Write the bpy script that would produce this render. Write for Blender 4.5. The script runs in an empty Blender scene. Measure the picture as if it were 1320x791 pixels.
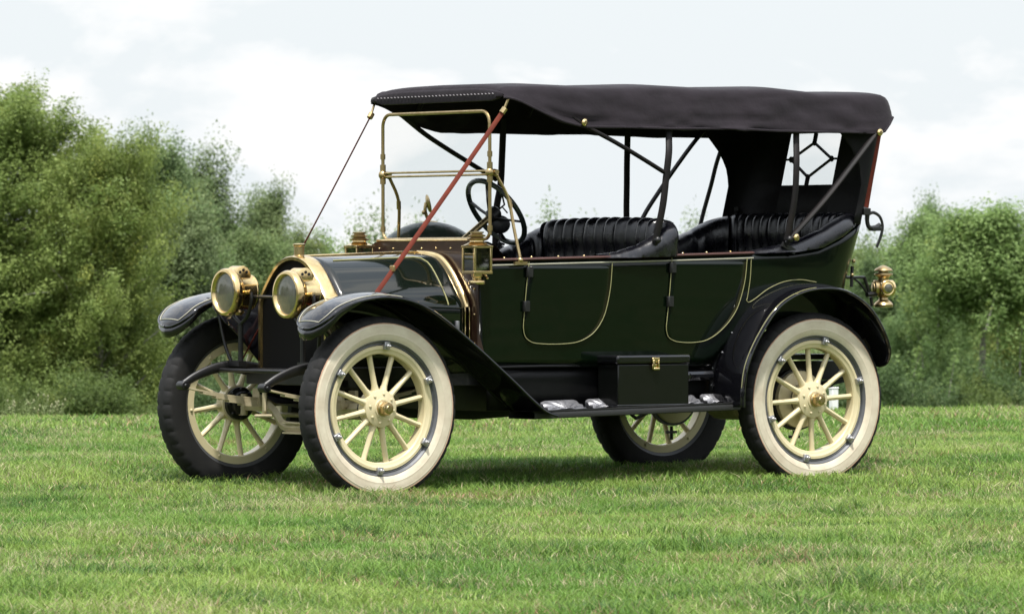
import bpy, math, random
import numpy as np
from mathutils import Vector, Matrix

S = bpy.context.scene
COL = S.collection
R = math.radians
rng = np.random.default_rng(7)
random.seed(7)

# ------------------------------------------------------------------ camera
CAM = Vector((-17.1803, -25.8543, 1.2524))
RV = Vector((0.81194679, -0.58372868, -0.00179994))
UV = Vector((0.00618958, 0.00552607, 0.99996558))
DV = Vector((0.58369864, 0.81192998, -0.00809991))
cam = bpy.data.cameras.new('camera')
cam.lens = 36 * 7264.3 / 1320
cam.sensor_width = 36
cam.clip_start = 0.5
cam.clip_end = 5000
cam.dof.use_dof = True
cam.dof.focus_distance = 29.3
cam.dof.aperture_fstop = 11
co = bpy.data.objects.new('camera', cam)
COL.objects.link(co)
M = Matrix.Identity(4)
for i in range(3):
    M[i][0], M[i][1], M[i][2], M[i][3] = RV[i], UV[i], -DV[i], CAM[i]
co.matrix_world = M
S.camera = co

# ------------------------------------------------------------------ sky and sun
SUN_EL, SUN_AZ = R(67), R(212)          # azimuth clockwise from +Y
W = bpy.data.worlds.new('World')
S.world = W
W.use_nodes = True
nt = W.node_tree
for n in list(nt.nodes):
    nt.nodes.remove(n)
N = nt.nodes.new
L = nt.links.new
sky = N('ShaderNodeTexSky'); sky.sky_type = 'NISHITA'; sky.sun_disc = False
sky.sun_elevation = SUN_EL; sky.sun_rotation = SUN_AZ
sky.air_density = 1.0; sky.dust_density = 2.0; sky.ozone_density = 1.0
tc = N('ShaderNodeTexCoord')
mp = N('ShaderNodeMapping'); mp.inputs['Scale'].default_value = (1, 1, 2.2)
mp.inputs['Location'].default_value = (3.1, 1.7, 0.4)
L(tc.outputs['Generated'], mp.inputs['Vector'])
n1 = N('ShaderNodeTexNoise'); n1.inputs['Scale'].default_value = 18
n1.inputs['Detail'].default_value = 9; n1.inputs['Roughness'].default_value = 0.56
n1.inputs['Distortion'].default_value = 0.25
L(mp.outputs[0], n1.inputs['Vector'])
n2 = N('ShaderNodeTexNoise'); n2.inputs['Scale'].default_value = 5
n2.inputs['Detail'].default_value = 5
L(mp.outputs[0], n2.inputs['Vector'])
add = N('ShaderNodeMath'); add.operation = 'MULTIPLY_ADD'
L(n2.outputs['Fac'], add.inputs[0]); add.inputs[1].default_value = 0.8
L(n1.outputs['Fac'], add.inputs[2])
rp = N('ShaderNodeValToRGB')
rp.color_ramp.elements[0].position = 0.90; rp.color_ramp.elements[0].color = (0, 0, 0, 1)
rp.color_ramp.elements[1].position = 1.02; rp.color_ramp.elements[1].color = (1, 1, 1, 1)
L(add.outputs[0], rp.inputs[0])
veil = N('ShaderNodeMix'); veil.data_type = 'RGBA'       # thin high cloud over the blue
sx = N('ShaderNodeSeparateXYZ'); L(tc.outputs['Generated'], sx.inputs[0])
vm = N('ShaderNodeMapRange'); vm.inputs[1].default_value = 0.05; vm.inputs[2].default_value = 0.75
vm.inputs[3].default_value = 0.93; vm.inputs[4].default_value = 0.45
L(sx.outputs['Z'], vm.inputs[0]); L(vm.outputs[0], veil.inputs[0])
L(sky.outputs[0], veil.inputs[6]); veil.inputs[7].default_value = (5.95, 6.3, 6.5, 1)
cl = N('ShaderNodeMix'); cl.data_type = 'RGBA'
L(rp.outputs[0], cl.inputs[0]); L(veil.outputs[2], cl.inputs[6]); cl.inputs[7].default_value = (6.95, 6.95, 6.95, 1)
zm = N('ShaderNodeMapRange'); zm.interpolation_type = 'SMOOTHSTEP'
zm.inputs[1].default_value = 0.10; zm.inputs[2].default_value = 0.75; zm.inputs[3].default_value = 1.0; zm.inputs[4].default_value = 2.1
L(sx.outputs['Z'], zm.inputs[0])
br = N('ShaderNodeVectorMath'); br.operation = 'SCALE'
L(cl.outputs[2], br.inputs[0]); L(zm.outputs[0], br.inputs['Scale'])
bg = N('ShaderNodeBackground'); bg.inputs['Strength'].default_value = 0.1
L(br.outputs[0], bg.inputs['Color'])
wo = N('ShaderNodeOutputWorld'); L(bg.outputs[0], wo.inputs['Surface'])

sd = bpy.data.lights.new('sun', 'SUN'); sd.energy = 3.5; sd.angle = R(3); sd.color = (1, 0.965, 0.91)
so = bpy.data.objects.new('sun', sd); COL.objects.link(so)
sdir = Vector((math.sin(SUN_AZ) * math.cos(SUN_EL), math.cos(SUN_AZ) * math.cos(SUN_EL), math.sin(SUN_EL)))
so.rotation_euler = sdir.to_track_quat('Z', 'Y').to_euler()
so.location = (0, 0, 20)

vs = S.view_settings
vs.view_transform = 'Standard'; vs.look = 'None'; vs.exposure = 0.6; vs.gamma = 1.0
vs.use_curve_mapping = False
S.cycles.max_bounces = 8; S.cycles.transparent_max_bounces = 12
S.cycles.use_denoising = True

# ------------------------------------------------------------------ materials
def mat(name, col, rough=0.5, metal=0.0, coat=0.0, spec=0.5, bump=None, vary=None, sheen=0.0):
    m = bpy.data.materials.new(name); m.use_nodes = True
    t = m.node_tree; b = t.nodes['Principled BSDF']
    b.inputs['Base Color'].default_value = (*col, 1)
    b.inputs['Roughness'].default_value = rough
    b.inputs['Metallic'].default_value = metal
    b.inputs['Coat Weight'].default_value = coat
    b.inputs['Coat Roughness'].default_value = 0.04
    b.inputs['Specular IOR Level'].default_value = 0.1 if coat >= 1.0 and metal == 0 else spec
    if sheen:
        b.inputs['Sheen Weight'].default_value = sheen
    tco = None
    if bump or vary:
        tco = t.nodes.new('ShaderNodeTexCoord')
    if bump:
        sc, st = bump[:2]
        nz = t.nodes.new('ShaderNodeTexNoise'); nz.inputs['Scale'].default_value = sc
        nz.inputs['Detail'].default_value = 6
        t.links.new(tco.outputs['Object'], nz.inputs['Vector'])
        bp = t.nodes.new('ShaderNodeBump'); bp.inputs['Strength'].default_value = st
        bp.inputs['Distance'].default_value = bump[2] if len(bump) > 2 else 0.01
        t.links.new(nz.outputs['Fac'], bp.inputs['Height'])
        t.links.new(bp.outputs['Normal'], b.inputs['Normal'])
    if vary:
        sc, c2, amt = vary[:3]
        nz = t.nodes.new('ShaderNodeTexNoise'); nz.inputs['Scale'].default_value = sc
        nz.inputs['Detail'].default_value = 7; nz.inputs['Roughness'].default_value = 0.6
        t.links.new(tco.outputs['Object'], nz.inputs['Vector'])
        rr = t.nodes.new('ShaderNodeMapRange')
        rr.inputs[1].default_value = 0.35; rr.inputs[2].default_value = 0.7
        rr.inputs[3].default_value = 0; rr.inputs[4].default_value = amt
        t.links.new(nz.outputs['Fac'], rr.inputs[0])
        mx = t.nodes.new('ShaderNodeMix'); mx.data_type = 'RGBA'
        t.links.new(rr.outputs[0], mx.inputs[0])
        mx.inputs[6].default_value = (*col, 1); mx.inputs[7].default_value = (*c2, 1)
        t.links.new(mx.outputs[2], b.inputs['Base Color'])
        if len(vary) > 3:
            r2 = t.nodes.new('ShaderNodeMapRange')
            r2.inputs[1].default_value = 0.35; r2.inputs[2].default_value = 0.7
            r2.inputs[3].default_value = rough; r2.inputs[4].default_value = vary[3]
            t.links.new(nz.outputs['Fac'], r2.inputs[0])
            t.links.new(r2.outputs[0], b.inputs['Roughness'])
    return m

def glass(name, tint=(0.95, 0.965, 0.955), refl=0.05):
    m = bpy.data.materials.new(name); m.use_nodes = True
    t = m.node_tree
    for n in list(t.nodes):
        t.nodes.remove(n)
    o = t.nodes.new('ShaderNodeOutputMaterial')
    tr = t.nodes.new('ShaderNodeBsdfTransparent'); tr.inputs[0].default_value = (*tint, 1)
    gl = t.nodes.new('ShaderNodeBsdfGlossy'); gl.inputs['Roughness'].default_value = 0.01
    fr = t.nodes.new('ShaderNodeLayerWeight'); fr.inputs['Blend'].default_value = 0.5
    pw = t.nodes.new('ShaderNodeMath'); pw.operation = 'POWER'; pw.inputs[1].default_value = 5
    t.links.new(fr.outputs['Facing'], pw.inputs[0])
    ma = t.nodes.new('ShaderNodeMath'); ma.operation = 'MULTIPLY_ADD'; ma.inputs[1].default_value = 0.9; ma.inputs[2].default_value = refl
    t.links.new(pw.outputs[0], ma.inputs[0])
    mx = t.nodes.new('ShaderNodeMixShader')
    t.links.new(ma.outputs[0], mx.inputs[0]); t.links.new(tr.outputs[0], mx.inputs[1]); t.links.new(gl.outputs[0], mx.inputs[2])
    t.links.new(mx.outputs[0], o.inputs[0])
    return m

GREEN = mat('green_paint', (0.0012, 0.0038, 0.0015), 0.25, spec=0.1, coat=0.5, bump=(3.0, 0.05, 0.004), vary=(9, (0.0016, 0.0046, 0.002), 0.6))
HOODG = mat('bonnet_paint', (0.0012, 0.0038, 0.0015), 0.2, coat=1.0, bump=(3.0, 0.04, 0.004))
BLACK = mat('black_enamel', (0.003, 0.003, 0.0042), 0.22, coat=1.0, bump=(4.0, 0.06, 0.004), vary=(20, (0.006, 0.006, 0.007), 0.5))
FRAMEBLK = mat('frame_black', (0.005, 0.005, 0.0055), 0.42, vary=(14, (0.013, 0.012, 0.011), 0.6))
WOOD = mat('dash_wood', (0.022, 0.0095, 0.0065), 0.28, coat=0.6, vary=(30, (0.04, 0.018, 0.011), 0.8))
REDTRIM = mat('red_trim', (0.055, 0.018, 0.013), 0.5)
BRASS = mat('polished_brass', (0.80, 0.62, 0.33), 0.12, 1.0, bump=(25, 0.06, 0.004), vary=(14, (0.62, 0.44, 0.19), 0.9, 0.28))
DBRASS = mat('aged_brass', (0.52, 0.40, 0.21), 0.26, 1.0, bump=(40, 0.08, 0.004), vary=(22, (0.33, 0.235, 0.115), 0.9, 0.42))
STEEL = mat('grey_steel', (0.115, 0.12, 0.13), 0.5, 0.35, vary=(30, (0.075, 0.075, 0.075), 0.7))
BOLT = mat('bright_bolt_steel', (0.40, 0.40, 0.41), 0.35, 0.8)
ALU = mat('cast_aluminium', (0.26, 0.26, 0.275), 0.42, 0.6, bump=(60, 0.1, 0.003), vary=(40, (0.15, 0.15, 0.16), 0.8))
CREAM = mat('cream_paint', (0.60, 0.525, 0.325), 0.38, coat=0.25, vary=(12, (0.58, 0.49, 0.29), 0.7))
CREAMD = mat('cream_axle_paint', (0.50, 0.43, 0.28), 0.42, vary=(18, (0.34, 0.28, 0.17), 0.8))
TYRE = mat('tyre_rubber', (0.010, 0.010, 0.0105), 0.8, spec=0.3, bump=(60, 0.15, 0.004), vary=(8, (0.019, 0.018, 0.017), 0.8))
WHITE = mat('whitewall_rubber', (0.64, 0.575, 0.445), 0.62, bump=(30, 0.1, 0.004), vary=(11, (0.50, 0.42, 0.31), 0.85))
PINKLINE = mat('aged_rubber_edge', (0.50, 0.30, 0.20), 0.7)
CANVAS = mat('canopy_canvas', (0.0105, 0.0078, 0.0108), 0.9, bump=(9, 0.4, 0.02), vary=(5, (0.018, 0.0135, 0.018), 0.9), sheen=0.05, spec=0.25)
STITCH = mat('stitch_thread', (0.25, 0.23, 0.24), 0.8)
LEATHER = mat('black_leather', (0.0028, 0.0028, 0.0048), 0.19, spec=0.65, bump=(45, 0.2, 0.005), vary=(9, (0.009, 0.009, 0.012), 0.7, 0.4))
STRAP = mat('red_leather_strap', (0.150, 0.030, 0.017), 0.6, spec=0.12, bump=(60, 0.2, 0.003), vary=(20, (0.09, 0.022, 0.015), 0.8))
PIN = mat('gold_pinstripe', (0.27, 0.26, 0.115), 0.4)
CREAMPIN = mat('cream_pinstripe', (0.40, 0.385, 0.30), 0.4)
RUBBER = mat('board_rubber', (0.018, 0.018, 0.018), 0.6, bump=(80, 0.3, 0.004))
GLASS = glass('window_glass')
LAMPGLASS = glass('lamp_glass', (0.55, 0.58, 0.5), 0.16)
LENS = mat('lens_glass', (0.10, 0.11, 0.10), 0.10, 0.0, coat=1.0)
# ribbed lens: vertical flutes
_t = LENS.node_tree; _b = _t.nodes['Principled BSDF']
_tc = _t.nodes.new('ShaderNodeTexCoord'); _w = _t.nodes.new('ShaderNodeTexWave')
_w.bands_direction = 'Y'; _w.inputs['Scale'].default_value = 26
_t.links.new(_tc.outputs['Object'], _w.inputs['Vector'])
_bp = _t.nodes.new('ShaderNodeBump'); _bp.inputs['Strength'].default_value = 0.55; _bp.inputs['Distance'].default_value = 0.006
_t.links.new(_w.outputs['Fac'], _bp.inputs['Height']); _t.links.new(_bp.outputs[0], _b.inputs['Normal'])
_b.inputs['Base Color'].default_value = (0.13, 0.13, 0.105, 1); _b.inputs['Metallic'].default_value = 0.4
REDLENS = mat('red_lens', (0.25, 0.01, 0.008), 0.1, coat=1)
COVER = mat('green_cover_cloth', (0.012, 0.024, 0.015), 0.4, bump=(14, 0.5, 0.02), coat=0.3)
WHITEPOST = mat('white_post_paint', (0.75, 0.75, 0.73), 0.5)
APRON = mat('apron_black', (0.0025, 0.0025, 0.003), 0.4, spec=0.2, vary=(20, (0.006, 0.006, 0.006), 0.5))
CORE = mat('radiator_core', (0.004, 0.004, 0.004), 0.8, spec=0.1)

# ------------------------------------------------------------------ mesh helpers
def catmull(pts, n=6):
    P = [np.array(p, float) for p in pts]
    P = [2 * P[0] - P[1]] + P + [2 * P[-1] - P[-2]]
    out = []
    for i in range(1, len(P) - 2):
        p0, p1, p2, p3 = P[i - 1:i + 3]
        for k in range(n):
            t = k / n
            out.append(0.5 * ((2 * p1) + (-p0 + p2) * t + (2 * p0 - 5 * p1 + 4 * p2 - p3) * t * t + (-p0 + 3 * p1 - 3 * p2 + p3) * t ** 3))
    out.append(P[-2])
    return out

class MB:
    def __init__(s):
        s.v = []; s.f = []; s.m = []
    def face(s, idx, m=0):
        s.f.append(tuple(idx)); s.m.append(m)
    def pt(s, p):
        s.v.append(tuple(float(x) for x in p)); return len(s.v) - 1
    def grid(s, P, m=0, cu=False, cv=False):
        nu, nv = len(P), len(P[0]); b = len(s.v)
        for row in P:
            for p in row:
                s.pt(p)
        for i in range(nu if cu else nu - 1):
            for j in range(nv if cv else nv - 1):
                i2, j2 = (i + 1) % nu, (j + 1) % nv
                s.face((b + i * nv + j, b + i2 * nv + j, b + i2 * nv + j2, b + i * nv + j2), m)
        return s
    def tube(s, pts, r, n=10, m=0, smooth=0, flat=None, up=(0, 0, 1)):
        if smooth:
            if not np.isscalar(r):
                q = catmull([tuple(p) + (rr,) for p, rr in zip(pts, r)], smooth)
                pts = [x[:3] for x in q]; r = [x[3] for x in q]
            else:
                pts = catmull(pts, smooth)
        pts = [Vector(p) for p in pts]
        rs = [r] * len(pts) if np.isscalar(r) else list(r)
        rows = []; prev = None
        for i, p in enumerate(pts):
            a = pts[max(i - 1, 0)]; c = pts[min(i + 1, len(pts) - 1)]
            t = (c - a).normalized()
            if prev is None:
                u = Vector(up)
                if abs(u.dot(t)) > 0.95:
                    u = Vector((0, 1, 0))
            else:
                u = prev
            x = (u - t * u.dot(t)).normalized(); prev = x
            y = t.cross(x)
            ax, ay = (1, 1) if flat is None else flat
            rows.append([p + x * (rs[i] * ax * math.cos(2 * math.pi * k / n)) + y * (rs[i] * ay * math.sin(2 * math.pi * k / n)) for k in range(n)])
        b = len(s.v); s.grid(rows, m, cv=True)
        s.face([b + k for k in range(n)][::-1], m)
        e = b + (len(pts) - 1) * n
        s.face([e + k for k in range(n)], m)
        return s
    def lathe(s, prof, o, d, n=32, m=0, closed=False, seg=None):
        o = Vector(o); d = Vector(d).normalized()
        x = d.orthogonal().normalized()
        if abs(d.y) > 0.99:
            x = Vector((0, 0, 1))
        elif abs(d.x) > 0.99:
            x = Vector((0, 0, 1))
        elif abs(d.z) > 0.99:
            x = Vector((1, 0, 0))
        y = d.cross(x)
        rows = []
        for k in range(n):
            a = 2 * math.pi * k / n
            e = x * math.cos(a) + y * math.sin(a)
            rows.append([o + d * h + e * r for r, h in (prof if seg is None else seg(k))])
        s.grid(rows, m, cu=True, cv=closed)
        return s
    def box(s, c, size, rot=None, m=0):
        c = Vector(c); b = len(s.v)
        for dx in (-.5, .5):
            for dy in (-.5, .5):
                for dz in (-.5, .5):
                    p = Vector((dx * size[0], dy * size[1], dz * size[2]))
                    if rot is not None:
                        p = rot @ p
                    s.pt(c + p)
        for q in ((0, 1, 3, 2), (4, 6, 7, 5), (0, 4, 5, 1), (2, 3, 7, 6), (0, 2, 6, 4), (1, 5, 7, 3)):
            s.face([b + k for k in q], m)
        return s
    def ball(s, c, r, n=10, m=0, sc=(1, 1, 1)):
        rows = []
        for i in range(n + 1):
            th = math.pi * i / n
            rows.append([(c[0] + sc[0] * r * math.sin(th) * math.cos(2 * math.pi * k / (2 * n)),
                          c[1] + sc[1] * r * math.sin(th) * math.sin(2 * math.pi * k / (2 * n)),
                          c[2] + sc[2] * r * math.cos(th)) for k in range(2 * n)])
        return s.grid(rows, m, cv=True)
    def build(s, name, mats, parent=None, off=(0, 0, 0), solid=0, bevel=0, angle=35, solid_off=-1, loc=None, sub=0):
        me = bpy.data.meshes.new(name)
        o_ = np.array(off)
        me.from_pydata([tuple(np.array(v) - o_) for v in s.v], [], s.f)
        if not isinstance(mats, (list, tuple)):
            mats = [mats]
        for k in mats:
            me.materials.append(k)
        me.polygons.foreach_set('material_index', s.m)
        me.polygons.foreach_set('use_smooth', [True] * len(s.f))
        me.validate()
        import bmesh
        bm = bmesh.new(); bm.from_mesh(me)
        bmesh.ops.remove_doubles(bm, verts=bm.verts, dist=1e-5)
        bmesh.ops.recalc_face_normals(bm, faces=bm.faces)
        bm.to_mesh(me); bm.free()
        me.set_sharp_from_angle(angle=R(angle))
        ob = bpy.data.objects.new(name, me); COL.objects.link(ob)
        if loc is not None:
            ob.location = loc
        if parent is not None:
            ob.parent = parent
        if sub:
            md = ob.modifiers.new('sub', 'SUBSURF'); md.levels = sub; md.render_levels = sub
        if solid:
            md = ob.modifiers.new('thick', 'SOLIDIFY'); md.thickness = solid; md.offset = solid_off
        if bevel:
            md = ob.modifiers.new('bevel', 'BEVEL'); md.width = bevel; md.segments = 2; md.limit_method = 'ANGLE'
        return ob

def tag(o, label=None, cat=None, group=None, kind=None):
    if label: o['label'] = label
    if cat: o['category'] = cat
    if group: o['group'] = group
    if kind: o['kind'] = kind
    return o

def empty(name, loc):
    o = bpy.data.objects.new(name, None); COL.objects.link(o); o.location = loc
    o.empty_display_size = 0.2
    return o

def copy_tree(o, parent=None):
    c = o.copy(); COL.objects.link(c); c.parent = parent
    for ch in o.children:
        copy_tree(ch, c)
    return c

def np_mesh(name, V, F4, mats, attr=None, mi=None, smooth=False):
    me = bpy.data.meshes.new(name)
    nv = len(V); nf = len(F4); k = F4.shape[1]
    me.vertices.add(nv); me.vertices.foreach_set('co', V.astype(np.float32).ravel())
    me.loops.add(nf * k); me.loops.foreach_set('vertex_index', F4.astype(np.int32).ravel())
    me.polygons.add(nf)
    me.polygons.foreach_set('loop_start', np.arange(nf, dtype=np.int32) * k)
    for m_ in (mats if isinstance(mats, (list, tuple)) else [mats]):
        me.materials.append(m_)
    if smooth:
        me.polygons.foreach_set('use_smooth', np.ones(nf, bool))
    me.update(calc_edges=True)
    if attr is not None:
        a = me.attributes.new('tone', 'FLOAT_VECTOR', 'POINT')
        a.data.foreach_set('vector', attr.astype(np.float32).ravel())
    return me

# ------------------------------------------------------------------ terrain
DH = Vector((DV.x, DV.y, 0)).normalized(); RH = Vector((DH.y, -DH.x, 0))
def crest0(lat):
    return 43.2 + np.clip(lat, -8, 8) * 0.22
def ground_z(x, y):
    x = np.asarray(x, float); y = np.asarray(y, float)
    D = (x - CAM.x) * DH.x + (y - CAM.y) * DH.y
    la = (x - CAM.x) * RH.x + (y - CAM.y) * RH.y
    t = np.clip(D - crest0(la), 0, None)
    z = np.where(t < 10, -0.0026 * t * t, -0.26 - 0.052 * (t - 10))
    z = np.maximum(z, -4.2)
    near = np.clip(1 - np.abs(D - 31) / 6, 0, 1)
    und = 0.012 * np.sin(x * 0.9 + 1.3) * np.sin(y * 0.7 + 0.4)
    px_ = np.clip(x, -3, 6); py_ = np.clip(y, -3, 3)
    tilt = (0.005 + 0.0085 * px_ + 0.022 * (py_ + 0.71)) * np.clip(1.5 - np.hypot((x - 1.5) / 4.5, y / 3.5), 0, 1).clip(0, 1)
    return z + und * (1 - near) * (D > 0) + np.clip(tilt, -0.02, 0.06)

def noise2(x, y, sc, seed=0):
    # cheap smooth value noise
    r_ = np.random.default_rng(seed); T = r_.random((64, 64))
    u = x / sc; v = y / sc
    i = np.floor(u).astype(int); j = np.floor(v).astype(int)
    a = u - i; b = v - j
    a = a * a * (3 - 2 * a); b = b * b * (3 - 2 * b)
    g = lambda p, q: T[p % 64, q % 64]
    return (g(i, j) * (1 - a) + g(i + 1, j) * a) * (1 - b) + (g(i, j + 1) * (1 - a) + g(i + 1, j + 1) * a) * b

def grass_base():
    m = bpy.data.materials.new('lawn_soil_and_thatch'); m.use_nodes = True
    t = m.node_tree; b = t.nodes['Principled BSDF']; b.inputs['Roughness'].default_value = 0.95
    b.inputs['Specular IOR Level'].default_value = 0.1
    tcx = t.nodes.new('ShaderNodeTexCoord')
    a = t.nodes.new('ShaderNodeTexNoise'); a.inputs['Scale'].default_value = 0.9; a.inputs['Detail'].default_value = 8
    c = t.nodes.new('ShaderNodeTexNoise'); c.inputs['Scale'].default_value = 60; c.inputs['Detail'].default_value = 4
    for q in (a, c):
        t.links.new(tcx.outputs['Object'], q.inputs['Vector'])
    r1 = t.nodes.new('ShaderNodeValToRGB')
    r1.color_ramp.elements[0].position = 0.36; r1.color_ramp.elements[0].color = (0.07, 0.13, 0.028, 1)
    r1.color_ramp.elements[1].position = 0.68; r1.color_ramp.elements[1].color = (0.17, 0.19, 0.07, 1)
    t.links.new(a.outputs['Fac'], r1.inputs[0])
    mx = t.nodes.new('ShaderNodeMix'); mx.data_type = 'RGBA'; mx.blend_type = 'MULTIPLY'; mx.inputs[0].default_value = 0.6
    t.links.new(r1.outputs[0], mx.inputs[6]); t.links.new(c.outputs['Color'], mx.inputs[7])
    t.links.new(mx.outputs[2], b.inputs['Base Color'])
    bp = t.nodes.new('ShaderNodeBump'); bp.inputs['Strength'].default_value = 0.8; bp.inputs['Distance'].default_value = 0.03
    t.links.new(c.outputs['Fac'], bp.inputs['Height']); t.links.new(bp.outputs[0], b.inputs['Normal'])
    return m

def axis_vals():
    c = np.arange(-30, 66.1, 1.0)
    o = np.array([80, 100, 130, 170, 230, 320, 450, 650, 900, 1300])
    return c, o
dvals = np.concatenate([[-1300, -700, -400, -200, -100, -50, -20, 0, 8], np.arange(14, 66, 1.0), [70, 80, 95, 110, 130, 160, 220, 350, 600, 1000, 1600]])
lvals = np.concatenate([[-1300, -700, -350, -180, -90, -50, -30, -20], np.arange(-14, 14.1, 1.0), [20, 30, 50, 90, 180, 350, 700, 1300]])
g = MB()
rows = []
for dd in dvals:
    row = []
    for ll in lvals:
        x = CAM.x + DH.x * dd + RH.x * ll; y = CAM.y + DH.y * dd + RH.y * ll
        row.append((x, y, float(ground_z(x, y))))
    rows.append(row)
g.grid(rows)
lawn = g.build('lawn', grass_base()); tag(lawn, kind='structure')

# grass blades: one object nobody could count
def grass_material():
    m = bpy.data.materials.new('grass_blades'); m.use_nodes = True
    t = m.node_tree
    for n in list(t.nodes):
        t.nodes.remove(n)
    o = t.nodes.new('ShaderNodeOutputMaterial')
    at = t.nodes.new('ShaderNodeAttribute'); at.attribute_name = 'tone'
    d = t.nodes.new('ShaderNodeBsdfPrincipled'); d.inputs['Roughness'].default_value = 0.5
    d.inputs['Specular IOR Level'].default_value = 0.25
    tr = t.nodes.new('ShaderNodeBsdfTranslucent')
    t.links.new(at.outputs['Vector'], d.inputs['Base Color']); t.links.new(at.outputs['Vector'], tr.inputs[0])
    mx = t.nodes.new('ShaderNodeMixShader'); mx.inputs[0].default_value = 0.38
    t.links.new(d.outputs[0], mx.inputs[1]); t.links.new(tr.outputs[0], mx.inputs[2])
    t.links.new(mx.outputs[0], o.inputs[0])
    return m

def blades(n, d0, d1, half0, half1, hmul=1.0, wmul=1.0):
    D = np.sqrt(rng.random(n) * (d1 ** 2 - d0 ** 2) + d0 ** 2)
    half = half0 + (half1 - half0) * (D - d0) / (d1 - d0)
    la = (rng.random(n) * 2 - 1) * half
    # gather into tufts
    tuft = rng.random(n) < 0.75
    q = 0.07
    jx = np.floor(D / q) * q; jy = np.floor(la / q) * q
    hsh = np.sin(jx * 127.1 + jy * 311.7) * 43758.5453
    hx = (hsh - np.floor(hsh)); hy = np.sin(jx * 269.5 + jy * 183.3) * 43758.5453; hy = hy - np.floor(hy)
    D = np.where(tuft, jx + q * hx + rng.normal(0, 0.016, n), D)
    la = np.where(tuft, jy + q * hy + rng.normal(0, 0.016, n), la)
    x = CAM.x + DH.x * D + RH.x * la; y = CAM.y + DH.y * D + RH.y * la
    z = ground_z(x, y)
    big = noise2(x, y, 1.7, 1) * 0.6 + noise2(x, y, 0.6, 2) * 0.4
    med = noise2(x, y, 0.35, 3)
    hgt = (0.018 + 0.026 * rng.random(n) ** 1.5) * (0.55 + 0.9 * med) * (0.8 + 0.5 * big) * hmul
    # taller tussocks here and there
    tus = np.clip(noise2(x, y, 0.45, 9) - 0.76, 0, 1) * 3.5
    for px, py, rr, am in ((1098, 762, 0.22, 1.5), (425, 742, 0.20, 1.0), (1285, 690, 0.30, 0.8), (70, 770, 0.3, 0.6), (860, 690, 0.15, 0.7), (20, 690, 0.2, 0.5)):
        Dt = 1.25 * 7264.3 / (py - 336); lt = (px - 660) / 7264.3 * Dt
        tx, ty = CAM.x + DH.x * Dt + RH.x * lt, CAM.y + DH.y * Dt + RH.y * lt
        tus = tus + am * np.exp(-((x - tx) ** 2 + (y - ty) ** 2) / (rr * rr))
    hgt *= (1 + tus)
    wid = (0.0014 + 0.0015 * rng.random(n)) * wmul
    ang = rng.random(n) * 2 * np.pi
    lean = (0.35 + 1.3 * rng.random(n)) * hgt
    ax = np.cos(ang); ay = np.sin(ang)
    sa = ang + np.pi / 2 + rng.normal(0, 0.6, n)
    sx = np.cos(sa) * wid; sy = np.sin(sa) * wid
    P0 = np.stack([x, y, z - 0.004], 1)
    P1 = P0 + np.stack([ax * lean * 0.32, ay * lean * 0.32, hgt * 0.58], 1)
    P2 = P0 + np.stack([ax * lean, ay * lean, hgt], 1)
    s = np.stack([sx, sy, np.zeros(n)], 1)
    V = np.stack([P0 - s, P0 + s, P1 + s * 0.8, P1 - s * 0.8, P2 + s * 0.12, P2 - s * 0.12], 1).reshape(-1, 3)
    b = np.arange(n)[:, None] * 6
    F = np.concatenate([b + np.array([[0, 1, 2, 3]]), b + np.array([[3, 2, 4, 5]])], 0)
    # colours: green base, yellower and straw patches
    c1 = np.array([0.122, 0.238, 0.038]); c2 = np.array([0.255, 0.355, 0.078]); c3 = np.array([0.52, 0.47, 0.27]); c4 = np.array([0.075, 0.155, 0.035])
    w = rng.random(n)
    patch = noise2(x, y, 1.1, 5) * 0.5 + noise2(x, y, 0.5, 11) * 0.5
    t1 = np.clip(w * 0.55 + (patch - 0.5) * 1.9 + 0.18, 0, 1)[:, None]
    c = c1 * (1 - t1) + c2 * t1
    dry = np.clip(noise2(x, y, 0.9, 6) * 0.6 + noise2(x, y, 0.3, 7) * 0.4 - 0.47, 0, 1) * 2.6
    isdry = (rng.random(n) < 0.06 + dry * 0.36)[:, None]
    c = np.where(isdry, c3 * (0.5 + 0.55 * rng.random((n, 1))), c)
    dk = (rng.random(n) < np.clip(noise2(x, y, 0.4, 8) - 0.55, 0, 1) * 1.6 + tus * 0.45)[:, None]
    c = np.where(dk, c4 * (0.7 + 0.6 * rng.random((n, 1))), c)
    rd = (rng.random(n) < 0.010 + np.clip(noise2(x, y, 0.7, 14) - 0.70, 0, 1) * 0.9)[:, None]
    c = np.where(rd, np.array([0.34, 0.22, 0.13]) * (0.7 + 0.6 * rng.random((n, 1))), c)
    c = c * (0.62 + 0.70 * rng.random((n, 1)))
    A = np.repeat(c, 6, 0)
    return V, F, A

V1, F1, A1 = blades(430000, 19.0, 30.0, 3.1, 4.2)
V2, F2, A2 = blades(290000, 30.0, 41.0, 4.0, 5.2, 1.0, 1.25)
V3, F3, A3 = blades(140000, 41.0, 57.0, 5.2, 8.0, 1.1, 1.9)
V = np.concatenate([V1, V2, V3]); A = np.concatenate([A1, A2, A3])
F = np.concatenate([F1, F2 + len(V1), F3 + len(V1) + len(V2)])
gm = np_mesh('grass', V, F, grass_material(), A)
go = bpy.data.objects.new('grass', gm); COL.objects.link(go); tag(go, 'short mown green grass with drier straw patches covering the field', 'grass', kind='stuff')

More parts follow.
